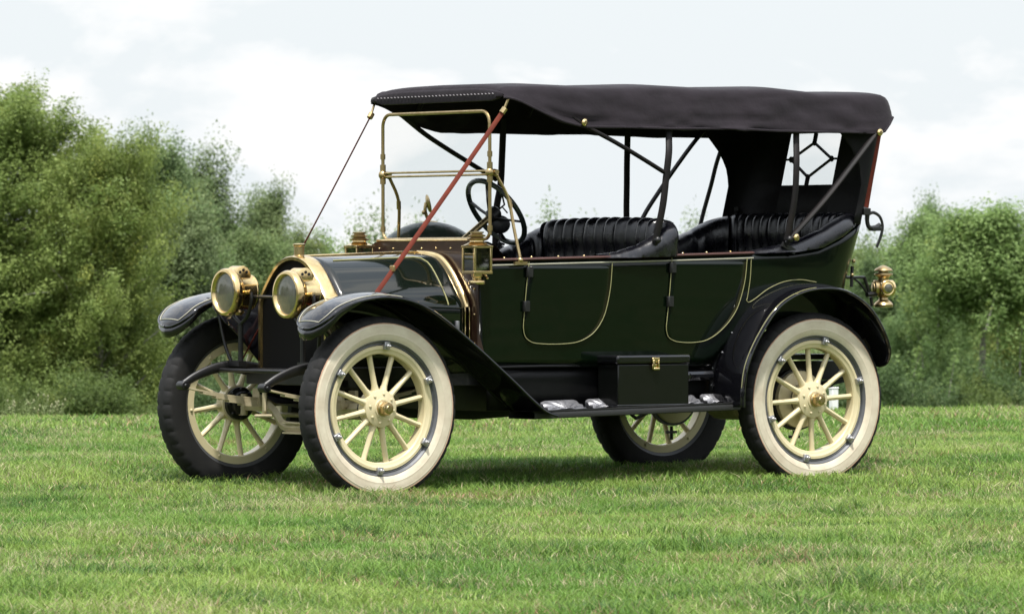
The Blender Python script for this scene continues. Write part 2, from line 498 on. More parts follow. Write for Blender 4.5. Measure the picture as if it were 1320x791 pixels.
# ------------------------------------------------------------------ trees
def leaf_material(name, trans=0.45, rough=0.6):
    m = bpy.data.materials.new(name); m.use_nodes = True
    t = m.node_tree
    for n in list(t.nodes):
        t.nodes.remove(n)
    o = t.nodes.new('ShaderNodeOutputMaterial')
    at = t.nodes.new('ShaderNodeAttribute'); at.attribute_name = 'tone'
    oi = t.nodes.new('ShaderNodeObjectInfo')
    d = t.nodes.new('ShaderNodeBsdfPrincipled'); d.inputs['Roughness'].default_value = rough
    d.inputs['Specular IOR Level'].default_value = 0.3
    tr = t.nodes.new('ShaderNodeBsdfTranslucent')
    mul = t.nodes.new('ShaderNodeMix'); mul.data_type = 'RGBA'; mul.blend_type = 'MULTIPLY'; mul.inputs[0].default_value = 1
    t.links.new(at.outputs['Vector'], mul.inputs[6]); t.links.new(oi.outputs['Color'], mul.inputs[7])
    t.links.new(mul.outputs[2], d.inputs['Base Color']); t.links.new(mul.outputs[2], tr.inputs[0])
    mx = t.nodes.new('ShaderNodeMixShader'); mx.inputs[0].default_value = trans
    t.links.new(d.outputs[0], mx.inputs[1]); t.links.new(tr.outputs[0], mx.inputs[2])
    t.links.new(mx.outputs[0], o.inputs[0])
    return m
LEAF = leaf_material('leaves')
BARK = mat('bark', (0.20, 0.185, 0.155), 0.9, bump=(20, 0.6, 0.03), vary=(6, (0.32, 0.30, 0.26), 0.9))

def leaves(centres, radii, per, size, r_, squash=0.8, tones=None, axes=None):
    """clumps of leaf faces round the given centres"""
    n = len(centres)
    cnt = np.full(n, per) if np.isscalar(per) else per
    idx = np.repeat(np.arange(n), cnt); k = len(idx)
    v = r_.normal(0, 1, (k, 3)); v /= np.linalg.norm(v, axis=1, keepdims=True)
    rad = radii[idx] * (r_.random(k) ** 0.45)
    p = v * rad[:, None] * np.array([1, 1, squash])
    if axes is not None:                      # sprays drawn out along their twig
        al = (p * axes[idx]).sum(1, keepdims=True)
        p = p * 0.8 + axes[idx] * al * 1.1
    p = p + centres[idx]
    nrm = v * 0.5 + r_.normal(0, 0.6, (k, 3)) + np.array([0, 0, 0.8])
    nrm /= np.linalg.norm(nrm, axis=1, keepdims=True)
    t = np.cross(nrm, r_.normal(0, 1, (k, 3))); t /= np.linalg.norm(t, axis=1, keepdims=True)
    b = np.cross(nrm, t)
    s = size * (0.6 + 0.8 * r_.random((k, 1)))
    V = np.stack([p - t * s, p + b * s * 0.55, p + t * s, p - b * s * 0.55], 1).reshape(-1, 3)
    F = np.arange(4 * k).reshape(-1, 4)
    tone = tones[idx] * (0.75 + 0.5 * r_.random((k, 1)))
    return V, F, np.repeat(tone, 4, 0)

def make_tree_meshes(name, seed, H, Wd, kind, ca, cb, leaf=0.05, nclump=420, per=60, trunk_r=0.12, first=0.05, ntop=14):
    """H height, Wd crown width. kind: broad / spire / wisp / bush"""
    r_ = np.random.default_rng(seed)
    tb = MB()
    lean = r_.normal(0, 0.03, 2)
    top = 0.95 if kind != 'bush' else 0.6
    def trunk_at(t):
        return np.array([lean[0] * H * t + 0.06 * math.sin(t * 5 + seed), lean[1] * H * t + 0.05 * math.sin(t * 4 + 2 * seed), H * t])
    tb.tube([trunk_at(t) for t in np.linspace(-0.02, top, 9)], list(trunk_r * (1 - np.linspace(0, 0.95, 9))), 8)
    cs = []; ax = []; rs = []
    nl = {'broad': 60, 'spire': 54, 'wisp': 22, 'bush': 16}[kind]
    per_limb = max(3, nclump // nl)
    for i in range(nl):
        t = first + (top - first) * (i + r_.random()) / nl
        o = trunk_at(t); az = i * 2.4 + r_.normal(0, 0.5)
        if kind == 'broad':
            u = (t - 0.38) / 0.64
            env = Wd / 2 * max(0.05, 1 - abs(u) ** 2.0) ** 0.65
            rise = 0.25 + 0.6 * r_.random() + max(0, t - 0.5) * 1.2
        elif kind == 'spire':
            env = Wd / 2 * max(0.12, min(1, (1 - t) * 1.25) ** 0.85 * (0.72 + min(t, 0.3)))
            rise = 0.6 + 0.9 * r_.random()
        elif kind == 'wisp':
            env = Wd / 2 * max(0.2, (1 - t) ** 0.6); rise = 1.5
        else:
            env = Wd / 2 * (0.7 + 0.35 * r_.random()); rise = 0.35 + 0.7 * r_.random()
        ln = max(0.22, env * (0.62 + 0.5 * r_.random()))
        d = np.array([math.cos(az), math.sin(az), rise])
        bend = -0.3 * rise * r_.random()
        pts = [o + np.array([d[0] * ln * q, d[1] * ln * q, ln * (rise * q + bend * q * q)]) + r_.normal(0, 0.03 * ln, 3) * q for q in np.linspace(0, 1, 5)]
        rr = trunk_r * (1 - t) * 0.42 + 0.007
        tb.tube(pts, list(rr * (1 - np.linspace(0, 0.85, 5))), 5, smooth=2)
        dr = (pts[-1] - pts[0]) / np.linalg.norm(pts[-1] - pts[0])
        for _ in range(per_limb):
            q = 0.2 + 0.85 * r_.random() ** 0.6
            p = pts[0] + (pts[-1] - pts[0]) * q + r_.normal(0, 1, 3) * (0.05 + 0.17 * ln) * np.array([1, 1, 0.8])
            if p[2] < 0.12: p[2] = 0.12 + 0.3 * r_.random()
            cs.append(p); rs.append(0.10 + 0.24 * r_.random())
            a_ = dr * 0.8 + r_.normal(0, 0.35, 3) + np.array([0, 0, 0.25]); ax.append(a_ / np.linalg.norm(a_))
    # upright leaders that break the outline
    for _ in range(ntop):
        a = r_.random() * 6.28; q = r_.random() ** 0.6 * Wd * 0.40
        hh = H * (1.0 - 0.62 * (q / (Wd * 0.5)) ** 1.6) * (0.86 + 0.16 * r_.random())
        ln = (0.55 + 0.5 * r_.random()) * (0.8 if kind == 'broad' else 1.25)
        p1 = np.array([q * math.cos(a), q * math.sin(a), hh]); p0 = p1 - np.array([r_.normal(0, 0.12), r_.normal(0, 0.12), ln])
        tb.tube([p0, (p0 + p1) / 2 + r_.normal(0, 0.03, 3), p1], [0.013, 0.008, 0.003], 4)
        for k in range(10):
            u = k / 9
            cs.append(p0 + (p1 - p0) * u + r_.normal(0, 0.10 * (1.1 - u), 3)); rs.append(0.06 + 0.14 * (1 - u) * (0.5 + r_.random()))
            a_ = np.array([0, 0, 1]) + r_.normal(0, 0.5, 3); ax.append(a_ / np.linalg.norm(a_))
    cs = np.array(cs); rs = np.array(rs); ax = np.array(ax)
    mixv = r_.random((len(cs), 1)) ** 1.1
    tones = np.array(ca) * (1 - mixv) + np.array(cb) * mixv
    odd = r_.random(len(cs)) < 0.05
    tones[odd] = tones[odd] * np.array([1.25, 1.12, 1.0])
    cnt = np.maximum(7, (per * (rs / 0.2) ** 1.6).astype(int))
    if kind == 'wisp':
        cnt = (cnt * 0.5).astype(int) + 4
    V, F, A = leaves(cs, rs, cnt, leaf, r_, 1.0, tones, ax)
    me = bpy.data.meshes.new('trunk'); me.from_pydata([tuple(v) for v in tb.v], [], tb.f); me.materials.append(BARK)
    me.polygons.foreach_set('use_smooth', [True] * len(tb.f))
    He = np.percentile(V[:, 2], 99.8); We = np.percentile(V[:, 0], 98) - np.percentile(V[:, 0], 2)
    return me, np_mesh('crown', V, F, LEAF, A), He, We

YG_A, YG_B = (0.142, 0.205, 0.050), (0.268, 0.340, 0.098)
GG_A, GG_B = (0.120, 0.175, 0.068), (0.218, 0.280, 0.120)
VG_A, VG_B = (0.148, 0.232, 0.074), (0.258, 0.355, 0.128)
PY_A, PY_B = (0.20, 0.27, 0.09), (0.32, 0.37, 0.15)
protos = {
 'oak': make_tree_meshes('oak', 1, 6.2, 4.6, 'broad', YG_A, YG_B, 0.027, 2300, 135, 0.14, 0.02, 12),
 'oak2': make_tree_meshes('oak2', 12, 5.0, 3.2, 'broad', YG_A, YG_B, 0.026, 1300, 130, 0.12, 0.02, 12),
 'ash': make_tree_meshes('ash', 2, 4.8, 2.6, 'spire', GG_A, GG_B, 0.025, 900, 115, 0.09, 0.03, 26),
 'poplar': make_tree_meshes('poplar', 3, 5.0, 2.1, 'spire', GG_A, GG_B, 0.024, 650, 100, 0.08, 0.03, 26),
 'wisp': make_tree_meshes('wisp', 4, 4.2, 1.5, 'wisp', GG_A, GG_B, 0.030, 150, 60, 0.045, 0.25, 8),
 'maple': make_tree_meshes('maple', 5, 4.6, 3.0, 'broad', VG_A, VG_B, 0.027, 1100, 130, 0.10, 0.02, 18),
 'aspen': make_tree_meshes('aspen', 6, 4.6, 2.4, 'spire', VG_A, VG_B, 0.026, 800, 115, 0.07, 0.24, 20),
 'aspen2': make_tree_meshes('aspen2', 16, 4.6, 2.8, 'spire', VG_A, VG_B, 0.026, 800, 115, 0.085, 0.58, 14),
 'willow': make_tree_meshes('willow', 7, 3.2, 2.2, 'broad', PY_A, PY_B, 0.028, 500, 90, 0.06, 0.03, 16),
 'bush': make_tree_meshes('bush', 8, 1.8, 2.2, 'bush', YG_A, YG_B, 0.026, 480, 120, 0.04, 0.04, 10),
 'bush2': make_tree_meshes('bush2', 9, 1.8, 2.0, 'bush', VG_A, VG_B, 0.026, 480, 120, 0.04, 0.04, 10),
}
def world_at(px, D):
    la = (px - 660) / 7264.3 * D
    return CAM.x + DH.x * D + RH.x * la, CAM.y + DH.y * D + RH.y * la
def plant(name, cat, proto, px, ytop, wpx, D, label, group, rot=None, tint=(1, 1, 1)):
    tm, cm, H, Wd = protos[proto]
    x, y = world_at(px, D); z = float(ground_z(x, y)) - 0.05
    ztop = CAM.z + D * (336 - ytop) / 7264.3
    sh = (ztop - z) / H; sw = (wpx / 7264.3 * D) / Wd
    e = empty(name, (x, y, z)); e.scale = (sw, sw, sh)
    e.rotation_euler = (0, 0, rot if rot is not None else (px * 0.37) % 6.28)
    tag(e, label, cat, group)
    for nm, me in (('trunk', tm), ('crown', cm)):
        o = bpy.data.objects.new(nm, me); COL.objects.link(o); o.parent = e
        o.color = (*tint, 1)
    return e
LG = 'trees along the left edge of the field'
RG = 'trees along the right edge of the field'
BG = 'trees showing behind the car'
SG = 'shrubs at the foot of the tree line'
TREES = [
 ('broadleaf_tree', 'oak', -38, 112, 370, 84, 'largest tree, yellow green and tallest, at the far left of the photo', LG, (1, 1, 1)),
 ('broadleaf_tree', 'oak2', 128, 172, 170, 83, 'rounded yellow green tree leaning out on the right flank of the tallest left tree', LG, (1.04, 1.0, 0.95)),
 ('slender_tree', 'ash', 212, 176, 165, 97, 'pointed grey green tree, first one right of the big yellow green trees', LG, (0.95, 1, 1.0)),
 ('slender_tree', 'poplar', 283, 192, 150, 99, 'open topped grey green tree midway between the big left tree and the headlamps', LG, (1.0, 1, 1)),
 ('slender_tree', 'ash', 338, 242, 130, 108, 'shorter grey green tree rising behind the left headlamp', LG, (1.02, 1, 1.0)),
 ('slender_tree', 'poplar', 250, 262, 150, 92, 'low dense tree with a pale stem in front of the grey green left trees', LG, (1.08, 1.04, 1.1)),
 ('slender_tree', 'ash', 385, 296, 120, 112, 'low tree sloping down towards the radiator cap', LG, (1.15, 1.08, 0.9)),
 ('broadleaf_tree', 'maple', 175, 250, 190, 95, 'dark green bushy tree filling the gap behind the two yellow green left trees', LG, (0.85, 0.88, 0.95)),
 ('broadleaf_tree', 'maple', 310, 300, 170, 98, 'dark rounded tree standing right behind the far front mudguard', LG, (0.85, 0.82, 0.9)),
 ('small_tree', 'willow', 440, 304, 110, 118, 'pale yellow green small tree over the front of the bonnet', BG, (0.8, 0.95, 0.8)),
 ('small_tree', 'willow', 515, 300, 120, 120, 'pale small tree seen low through the left half of the windscreen', BG, (0.8, 0.95, 0.8)),
 ('wispy_tree', 'wisp', 472, 262, 80, 115, 'thin wispy tree top left of the windscreen frame', BG, (1.2, 1.2, 1.2)),
 ('wispy_tree', 'wisp', 548, 272, 70, 118, 'thin wispy tree top seen through the windscreen', BG, (1.2, 1.2, 1.2)),
 ('wispy_tree', 'wisp', 722, 258, 90, 118, 'thin wispy tree top above the front seat back', BG, (1.2, 1.2, 1.2)),
 ('wispy_tree', 'wisp', 882, 270, 70, 120, 'thin wispy tree top between the front and rear seats', BG, (1.2, 1.2, 1.2)),
 ('small_tree', 'willow', 1112, 304, 95, 122, 'pale yellowish small tree just behind the tail lamp', RG, (0.85, 0.9, 0.85)),
 ('slender_tree', 'aspen', 1165, 280, 120, 108, 'bright green tree first to the right of the tail lamp', RG, (1, 1, 1)),
 ('slender_tree', 'ash', 1210, 262, 110, 116, 'darker green tree set back between the two bright right trees', RG, (0.95, 1.05, 0.95)),
 ('slender_tree', 'aspen2', 1270, 266, 150, 95, 'tall bright green tree with bare pale trunk on the right', RG, (1.05, 1.05, 1)),
 ('slender_tree', 'aspen', 1338, 272, 150, 106, 'yellow green tree cut off by the right edge of the photo', RG, (1.2, 1.0, 0.85)),
 ('slender_tree', 'ash', 1130, 335, 110, 104, 'low dark tree right behind the rear mudguard', RG, (0.7, 0.8, 0.75)),
 ('broadleaf_tree', 'maple', 1190, 385, 120, 100, 'low rounded green tree in front of the right tree line', RG, (0.75, 0.8, 0.8)),
 ('broadleaf_tree', 'maple', 1262, 345, 200, 112, 'wide dark green tree behind the bare pale trunk', RG, (0.5, 0.56, 0.56)),
]
for nm, pr, px, yt, w, D, lab, gr, tint in TREES:
    plant(nm, 'tree', pr, px, yt, w, D, lab, gr, None, tint)
SHR = [
 ('bush', -20, 478, 150, 80, 'yellowish shrub at the left border under the tallest tree'),
 ('bush', 75, 470, 150, 79, 'shrub under the right half of the tallest left tree'),
 ('bush', 150, 486, 130, 82, 'shrub under the rounded yellow green tree, a little left of the front wheels'),
 ('bush2', 215, 462, 130, 88, 'dark shrub just left of the far front tyre'),
 ('bush2', 300, 460, 150, 90, 'dark shrub seen through the spokes of the far front wheel'),
 ('bush2', 1130, 462, 140, 95, 'dark shrub right behind the rear near tyre'),
 ('bush2', 1200, 470, 130, 93, 'dark shrub beside the thin fallen branch on the right'),
 ('bush', 1300, 488, 120, 92, 'low shrub just right of the bare pale trunk'),
 ('bush2', 1335, 470, 140, 93, 'dark shrub at the right border under the yellow green tree'),
]
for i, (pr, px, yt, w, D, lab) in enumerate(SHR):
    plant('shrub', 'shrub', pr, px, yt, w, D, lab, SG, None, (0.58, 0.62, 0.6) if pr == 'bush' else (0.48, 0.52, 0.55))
# the woods behind the photographer, mirrored in the paint and brass
def woods():
    r_ = np.random.default_rng(21)
    cs = []; rs = []
    for i in range(100):
        a = R(-125 + 250 * i / 99) + r_.normal(0, 0.01)     # from ahead of the car round to its rear, camera side
        dist = 62 + r_.normal(0, 3)
        bx, by = 1.5 + dist * math.sin(a - R(30)), -dist * math.cos(a - R(30))
        h = (8.5 if a - R(30) > R(-12) else 4.6) + 2.5 * r_.random()
        for _ in range(36):
            t = r_.random(); w = 2.6 * (1 - t) ** 0.5 + 0.4
            cs.append((bx + r_.normal(0, w * 0.6), by + r_.normal(0, w * 0.6), h * t)); rs.append(0.7 + 0.5 * r_.random())
    cs = np.array(cs); rs = np.array(rs)
    mixv = r_.random((len(cs), 1))
    V, F, A = leaves(cs, rs, 34, 0.34, r_, 0.9, (np.array(VG_A) * (1 - mixv) + np.array(VG_B) * mixv) * 0.24)
    o = bpy.data.objects.new('woodland', np_mesh('woodland', V, F, LEAF, A)); COL.objects.link(o)
    tag(o, 'far off wood across the field mirrored in the car paint', 'wood', kind='stuff')
woods()

# low far wood that closes the field behind the car
def far_wood():
    r_ = np.random.default_rng(33)
    cs = []; rs = []
    for i in range(150):
        la = -55 + 110 * i / 149 + r_.normal(0, 0.3); D = 138 + r_.normal(0, 3)
        x = CAM.x + DH.x * D + RH.x * la; y = CAM.y + DH.y * D + RH.y * la
        z0 = float(ground_z(x, y)); h = 5.0 + 0.9 * r_.random()
        for _ in range(46):
            t = r_.random(); w = 0.9 * (1 - t) ** 0.6 + 0.15
            cs.append((x + r_.normal(0, w), y + r_.normal(0, w), z0 + h * t)); rs.append(0.22 + 0.28 * r_.random())
    cs = np.array(cs); rs = np.array(rs); mixv = r_.random((len(cs), 1))
    V, F, A = leaves(cs, rs, 24, 0.065, r_, 0.9, np.array(GG_A) * (1 - mixv) + np.array(PY_B) * mixv)
    o = bpy.data.objects.new('far_wood', np_mesh('far_wood', V, F, LEAF, A)); COL.objects.link(o)
    tag(o, 'low far wood closing the field behind the car', 'wood', kind='stuff')
far_wood()

# weeds at the foot of the left tree
def weeds():
    spots = [(8, 512, 52, 'low feathery weed clump at the left border of the field'), (44, 504, 52, 'tallest weed clump with seed heads under the big left tree'), (72, 512, 52.5, 'small weed clump right of the seed head weeds')]
    wm = mat('weed_green', (0.13, 0.17, 0.05), 0.6); sm = mat('weed_seed_head', (0.20, 0.21, 0.10), 0.7)
    for i, (px, yt, D, lab) in enumerate(spots):
        x, y = world_at(px, D); z = float(ground_z(x, y))
        h = CAM.z + D * (336 - yt) / 7264.3 - z
        b = MB(); sh = MB(); r_ = np.random.default_rng(50 + i)
        for k in range(34):
            a = r_.random() * 6.28; q = 0.10 * r_.random()
            p0 = np.array([q * math.cos(a), q * math.sin(a), -0.01]); hh = h * (0.5 + 0.5 * r_.random())
            p1 = p0 + np.array([math.cos(a) * 0.1 * hh * 3 * r_.random(), math.sin(a) * 0.3 * hh * r_.random(), hh])
            b.tube([p0, (p0 + p1) / 2, p1], [0.003, 0.0025, 0.0015], 4)
            for _ in range(3):
                c = p0 + (p1 - p0) * (0.3 + 0.6 * r_.random()); e = c + r_.normal(0, 0.03, 3)
                b.tube([c, (c + e) / 2, e], [0.002, 0.006, 0.001], 4)
            if k % 3 == 0:
                b.ball(p1, 0.010, 5, m=1, sc=(1, 1, 1.6))
        root = empty('weed_clump', (x, y, z)); tag(root, lab, 'weed', 'weeds at the edge of the field')
        b.build('stems', [wm, sm], root)
weeds()

# white post seen through the rear wheel
px_, D_ = 1074.5, 50.0
x, y = world_at(px_, D_); z = float(ground_z(x, y))
b = MB(); b.box((0, 0, 0.105), (0.07, 0.05, 0.23)); b.box((0, 0, 0.225), (0.08, 0.06, 0.012))
mpo = b.build('marker_post', WHITEPOST, loc=(x, y, z), bevel=0.006)
tag(mpo, 'small white post in the grass seen between the spokes of the near rear wheel', 'post')

# ------------------------------------------------------------------ the car
OFF = (1.5, 0, 0)
car = empty('touring_car', OFF)
tag(car, 'dark green brass era open touring car with black canvas top, parked on the grass', 'car')
def part(mb, name, mats, **k):
    return mb.build(name, mats, car, OFF, **k)
def sub(mb, name, mats, parent, **k):
    return mb.build(name, mats, parent, OFF, **k)
def ip(x, xs, ys):
    return float(np.interp(x, xs, ys))

# ---- wheels
TR = 0.497
def make_wheel():
    """wheel facing -Y, hub at the origin"""
    f = MB()                                          # felloe
    f.lathe([(0.294, -0.028), (0.300, -0.036), (0.318, -0.040), (0.322, -0.044), (0.336, -0.044), (0.340, -0.038), (0.340, 0.036), (0.300, 0.036), (0.294, 0.028)], (0, 0, 0), (0, 1, 0), 64, closed=True)
    for k in range(6):
        a = R(60 * k + 36)
        f.ball((0.318 * math.sin(a), 0.036, 0.318 * math.cos(a)), 0.010, 5)
    w = f.build('wheel', CREAM)
    ch = []
    t = MB()
    n = 200
    def seg(k):
        blk = (k % 5) != 0
        d = 0.0 if blk else 0.005
        half = [(0.352, 0.036), (0.360, 0.050), (0.385, 0.060), (0.425, 0.0655), (0.455, 0.064), (0.468 - d * .3, 0.0635 - d * .5), (0.480 - d, 0.058 - d), (0.490 - d, 0.046), (TR - 0.002 - d, 0.032), (TR - 0.001 - d * .9, 0.020), (TR, 0.016), (TR, 0.0)]
        lo = [(r_, -h) for r_, h in half]
        return lo + half[::-1][1:]
    t.lathe(None, (0, 0, 0), (0, 1, 0), n, seg=seg)
    t.v = [(x, y, max(z, -0.455)) for x, y, z in t.v]       # flattened where it carries the car
    ch.append(t.build('tyre', TYRE, w, angle=28))
    ww = MB()
    ww.lathe([(0.362, -0.050), (0.372, -0.058), (0.392, -0.0665), (0.399, -0.0680), (0.401, -0.0692), (0.403, -0.0686), (0.415, -0.0700), (0.435, -0.0695), (0.4435, -0.0688), (0.445, -0.0698), (0.4465, -0.0683), (0.452, -0.0672), (0.459, -0.0645), (0.460, -0.060)], (0, 0, 0), (0, 1, 0), 96)
    ww.lathe([(0.4565, -0.066), (0.4600, -0.0662), (0.4615, -0.063)], (0, 0, 0), (0, 1, 0), 96, m=1)
    ww.v = [(x, y, max(z, -0.455)) for x, y, z in ww.v]
    ch.append(ww.build('whitewall', [WHITE, PINKLINE], w))
    rim = MB()
    rim.lathe([(0.340, -0.036), (0.346, -0.042), (0.352, -0.040), (0.357, -0.050), (0.366, -0.056), (0.371, -0.052), (0.371, -0.03), (0.345, -0.02)], (0, 0, 0), (0, 1, 0), 80, closed=True)
    rim.lathe([(0.340, 0.034), (0.357, 0.046), (0.370, 0.050), (0.370, 0.03)], (0, 0, 0), (0, 1, 0), 80)
    ch.append(rim.build('rim', STEEL, w))
    s = MB()
    s.tube([(0, -0.004, 0.085), (0, -0.004, 0.102), (0, -0.004, 0.13), (0, -0.002, 0.2), (0, 0, 0.27), (0, 0, 0.300)], [0.026, 0.022, 0.0165, 0.0150, 0.0150, 0.0165], 12, flat=(0.95, 1.15), up=(1, 0, 0))
    sp = s.build('spoke', CREAM, w)
    for k in range(1, 12):
        c = sp.copy(); COL.objects.link(c); c.parent = w; c.rotation_euler = (0, R(30 * k), 0)
    q = MB()
    q.box((0, -0.050, 0.338), (0.036, 0.024, 0.042)); q.lathe([(0, 0.0), (0.014, 0), (0.014, 0.018), (0.008, 0.022), (0.008, 0.034), (0, 0.036)], (0, -0.055, 0.336), (0, -1, 0), 8)
    cl = q.build('rim_clamp', BOLT, w, bevel=0.003)
    cl.rotation_euler = (0, R(15), 0)
    for k in range(1, 6):
        c = cl.copy(); COL.objects.link(c); c.parent = w; c.rotation_euler = (0, R(15 + 60 * k), 0)
    h = MB()
    h.lathe([(0.0, -0.052), (0.05, -0.052), (0.054, -0.046), (0.094, -0.036), (0.102, -0.032), (0.103, 0.034), (0.08, 0.036), (0, 0.036)], (0, 0, 0), (0, 1, 0), 40)
    for k in range(8):
        a = R(45 * k + 20); h.ball((0.078 * math.sin(a), -0.040, 0.078 * math.cos(a)), 0.0085, 5)
    ch.append(h.build('hub', CREAM, w))
    bb = MB(); bb.lathe([(0.092, 0.035), (0.092, 0.060), (0.07, 0.066), (0.066, 0.095), (0.03, 0.10), (0, 0.10)], (0, 0, 0), (0, 1, 0), 28)
    for k in range(8):
        a = R(45 * k); bb.ball((0.08 * math.sin(a), 0.064, 0.08 * math.cos(a)), 0.010, 5)
    ch.append(bb.build('hub_backing', FRAMEBLK, w))
    c = MB()
    c.lathe([(0.0, 0.062), (0.015, 0.062), (0.018, 0.058), (0.030, 0.056), (0.033, 0.05)], (0, -0.05, 0), (0, -1, 0), 24)
    c.lathe([(0.033, 0.052), (0.037, 0.046), (0.037, 0.018), (0.033, 0.014)], (0, -0.05, 0), (0, -1, 0), 6)
    c.lathe([(0.033, 0.016), (0.041, 0.010), (0.041, 0.0), (0.02, -0.004)], (0, -0.05, 0), (0, -1, 0), 24)
    ch.append(c.build('hub_cap', DBRASS, w, angle=25))
    return w
wheel0 = make_wheel()
HZ = 0.460
def place_wheel(w, x, y, phase, face, steer=0):
    w.parent = car
    w.location = (x - OFF[0], y, HZ)
    w.rotation_euler = (0, 0, (0 if face < 0 else math.pi) + steer)
    # turn spokes and clamps without turning the flattened tyre
    for c in w.children:
        if c.name.split('.')[0] in ('spoke', 'rim_clamp', 'hub', 'hub_cap'):
            c.rotation_euler.y += phase
wheels = [wheel0] + [copy_tree(wheel0) for _ in range(3)]
place_wheel(wheels[0], 0, -0.71, R(-11), -1, R(1.5))
place_wheel(wheels[1], 2.99, -0.71, R(-3), -1)
place_wheel(wheels[2], 0, 0.71, R(8), 1, R(1.5))
place_wheel(wheels[3], 2.99, 0.71, R(14), 1)
for w in wheels[:2]:
    w['label'] = 'near side cream spoked wheel with whitewall tyre'
for w in wheels[2:]:
    w['label'] = 'far side cream spoked wheel showing its black inner tyre wall'

# ---- chassis
fr = MB()
for s in (-1, 1):
    fr.box((1.75, 0.41 * s, 0.62), (3.5, 0.05, 0.11))
    fr.tube([(0.05, 0.41 * s, 0.63), (-0.15, 0.41 * s, 0.668), (-0.30, 0.41 * s, 0.668), (-0.44, 0.41 * s, 0.625), (-0.53, 0.41 * s, 0.578)], [0.048, 0.038, 0.031, 0.026, 0.022], 10, smooth=5, flat=(1, 0.6))
    fr.lathe([(0, -0.032), (0.026, -0.032), (0.026, 0.032), (0, 0.032)], (-0.535, 0.41 * s, 0.572), (0, 1, 0), 12)
    fr.lathe([(0, -0.042), (0.012, -0.042), (0.012, 0.042), (0, 0.042)], (-0.535, 0.41 * s, 0.572), (0, 1, 0), 8)
for x in (-0.10, 0.9, 1.8, 2.7, 3.4):
    fr.box((x, 0, 0.62), (0.05, 0.80, 0.09))
fr.tube([(-0.30, -0.41, 0.655), (-0.30, 0.41, 0.655)], 0.012, 8)
part(fr, 'chassis_frame', FRAMEBLK, bevel=0.006)
pan = MB()
pan.grid([[(x, y, z) for y, z in ((-0.40, 0.64), (-0.36, 0.47 - d), (-0.2, 0.42 - d), (0.2, 0.42 - d), (0.36, 0.47 - d), (0.40, 0.64))] for x, d in ((-0.06, -0.05), (0.2, 0.0), (0.5, 0.03), (1.0, 0.05), (1.4, 0.03), (1.9, 0.0), (2.3, -0.06))])
pan.lathe([(0, -0.3), (0.05, -0.3), (0.055, 0.3), (0, 0.3)], (2.05, -0.3, 0.44), (1, 0, 0), 14)
part(pan, 'engine_pan', FRAMEBLK)
ax = MB()
for s in (-1, 1):
    ax.tube([(0, 0.635 * s, 0.455), (0, 0.50 * s, 0.452), (0, 0.36 * s, 0.448), (0, 0.30 * s, 0.42), (0, 0.23 * s, 0.355), (0, 0.18 * s, 0.340), (0, 0, 0.336)], 0.030, 4, flat=(1.05, 0.55))
    ax.lathe([(0, -0.06), (0.026, -0.06), (0.03, 0), (0.026, 0.06), (0, 0.06)], (0, 0.625 * s, 0.455), (0, 0, 1), 12)
    ax.box((0, 0.41 * s, 0.47), (0.12, 0.062, 0.02)); ax.box((-0.045, 0.41 * s, 0.50), (0.018, 0.07, 0.10)); ax.box((0.045, 0.41 * s, 0.50), (0.018, 0.07, 0.10))
ax.box((0, 0, 0.3640), (0.062, 0.36, 0.010)); ax.box((0, 0, 0.3080), (0.062, 0.36, 0.010))
ax.tube([(0.14, -0.60, 0.40), (0.14, 0.60, 0.40)], 0.013, 8)
part(ax, 'front_axle', CREAMD, bevel=0.004)
for s in (-1, 1):
    sp = MB()
    for k in range(5):
        e = 0.50 - 0.085 * k; dz = -0.0105 * k
        pts = [(x, 0.41 * s, 0.494 + dz + 0.068 * (abs(x) / 0.52) ** 1.7) for x in np.linspace(-e - (0.03 if k == 0 else 0), e, 13)]
        rows = [[(p[0], p[1] - 0.024, p[2] - 0.0048), (p[0], p[1] + 0.024, p[2] - 0.0048), (p[0], p[1] + 0.024, p[2] + 0.0048), (p[0], p[1] - 0.024, p[2] + 0.0048)] for p in pts]
        sp.grid(rows, cv=True); b0 = len(sp.v)
        sp.face((b0 - 1, b0 - 2, b0 - 3, b0 - 4)); sp.face((b0 - 52, b0 - 51, b0 - 50, b0 - 49))
    part(sp, 'front_spring', CREAMD, angle=30)
rod = MB(); rod.tube([(-0.10, 0.25, 0.58), (-0.10, 0.25, 0.43), (-0.09, 0.27, 0.405)], 0.014, 8); rod.tube([(-0.13, 0.30, 0.40), (-0.08, 0.20, 0.402)], 0.009, 8)
rod.ball((-0.10, 0.25, 0.585), 0.02, 6)
part(rod, 'drag_link', CREAMD)
ra = MB()
ra.tube([(2.99, -0.66, 0.46), (2.99, -0.2, 0.46), (2.99, -0.12, 0.46), (2.99, 0.12, 0.46), (2.99, 0.2, 0.46), (2.99, 0.66, 0.46)], [0.045, 0.05, 0.13, 0.13, 0.05, 0.045], 16)
ra.tube([(2.9, 0.05, 0.47), (1.9, 0.0, 0.52)], 0.04, 10)
part(ra, 'rear_axle', CREAMD)
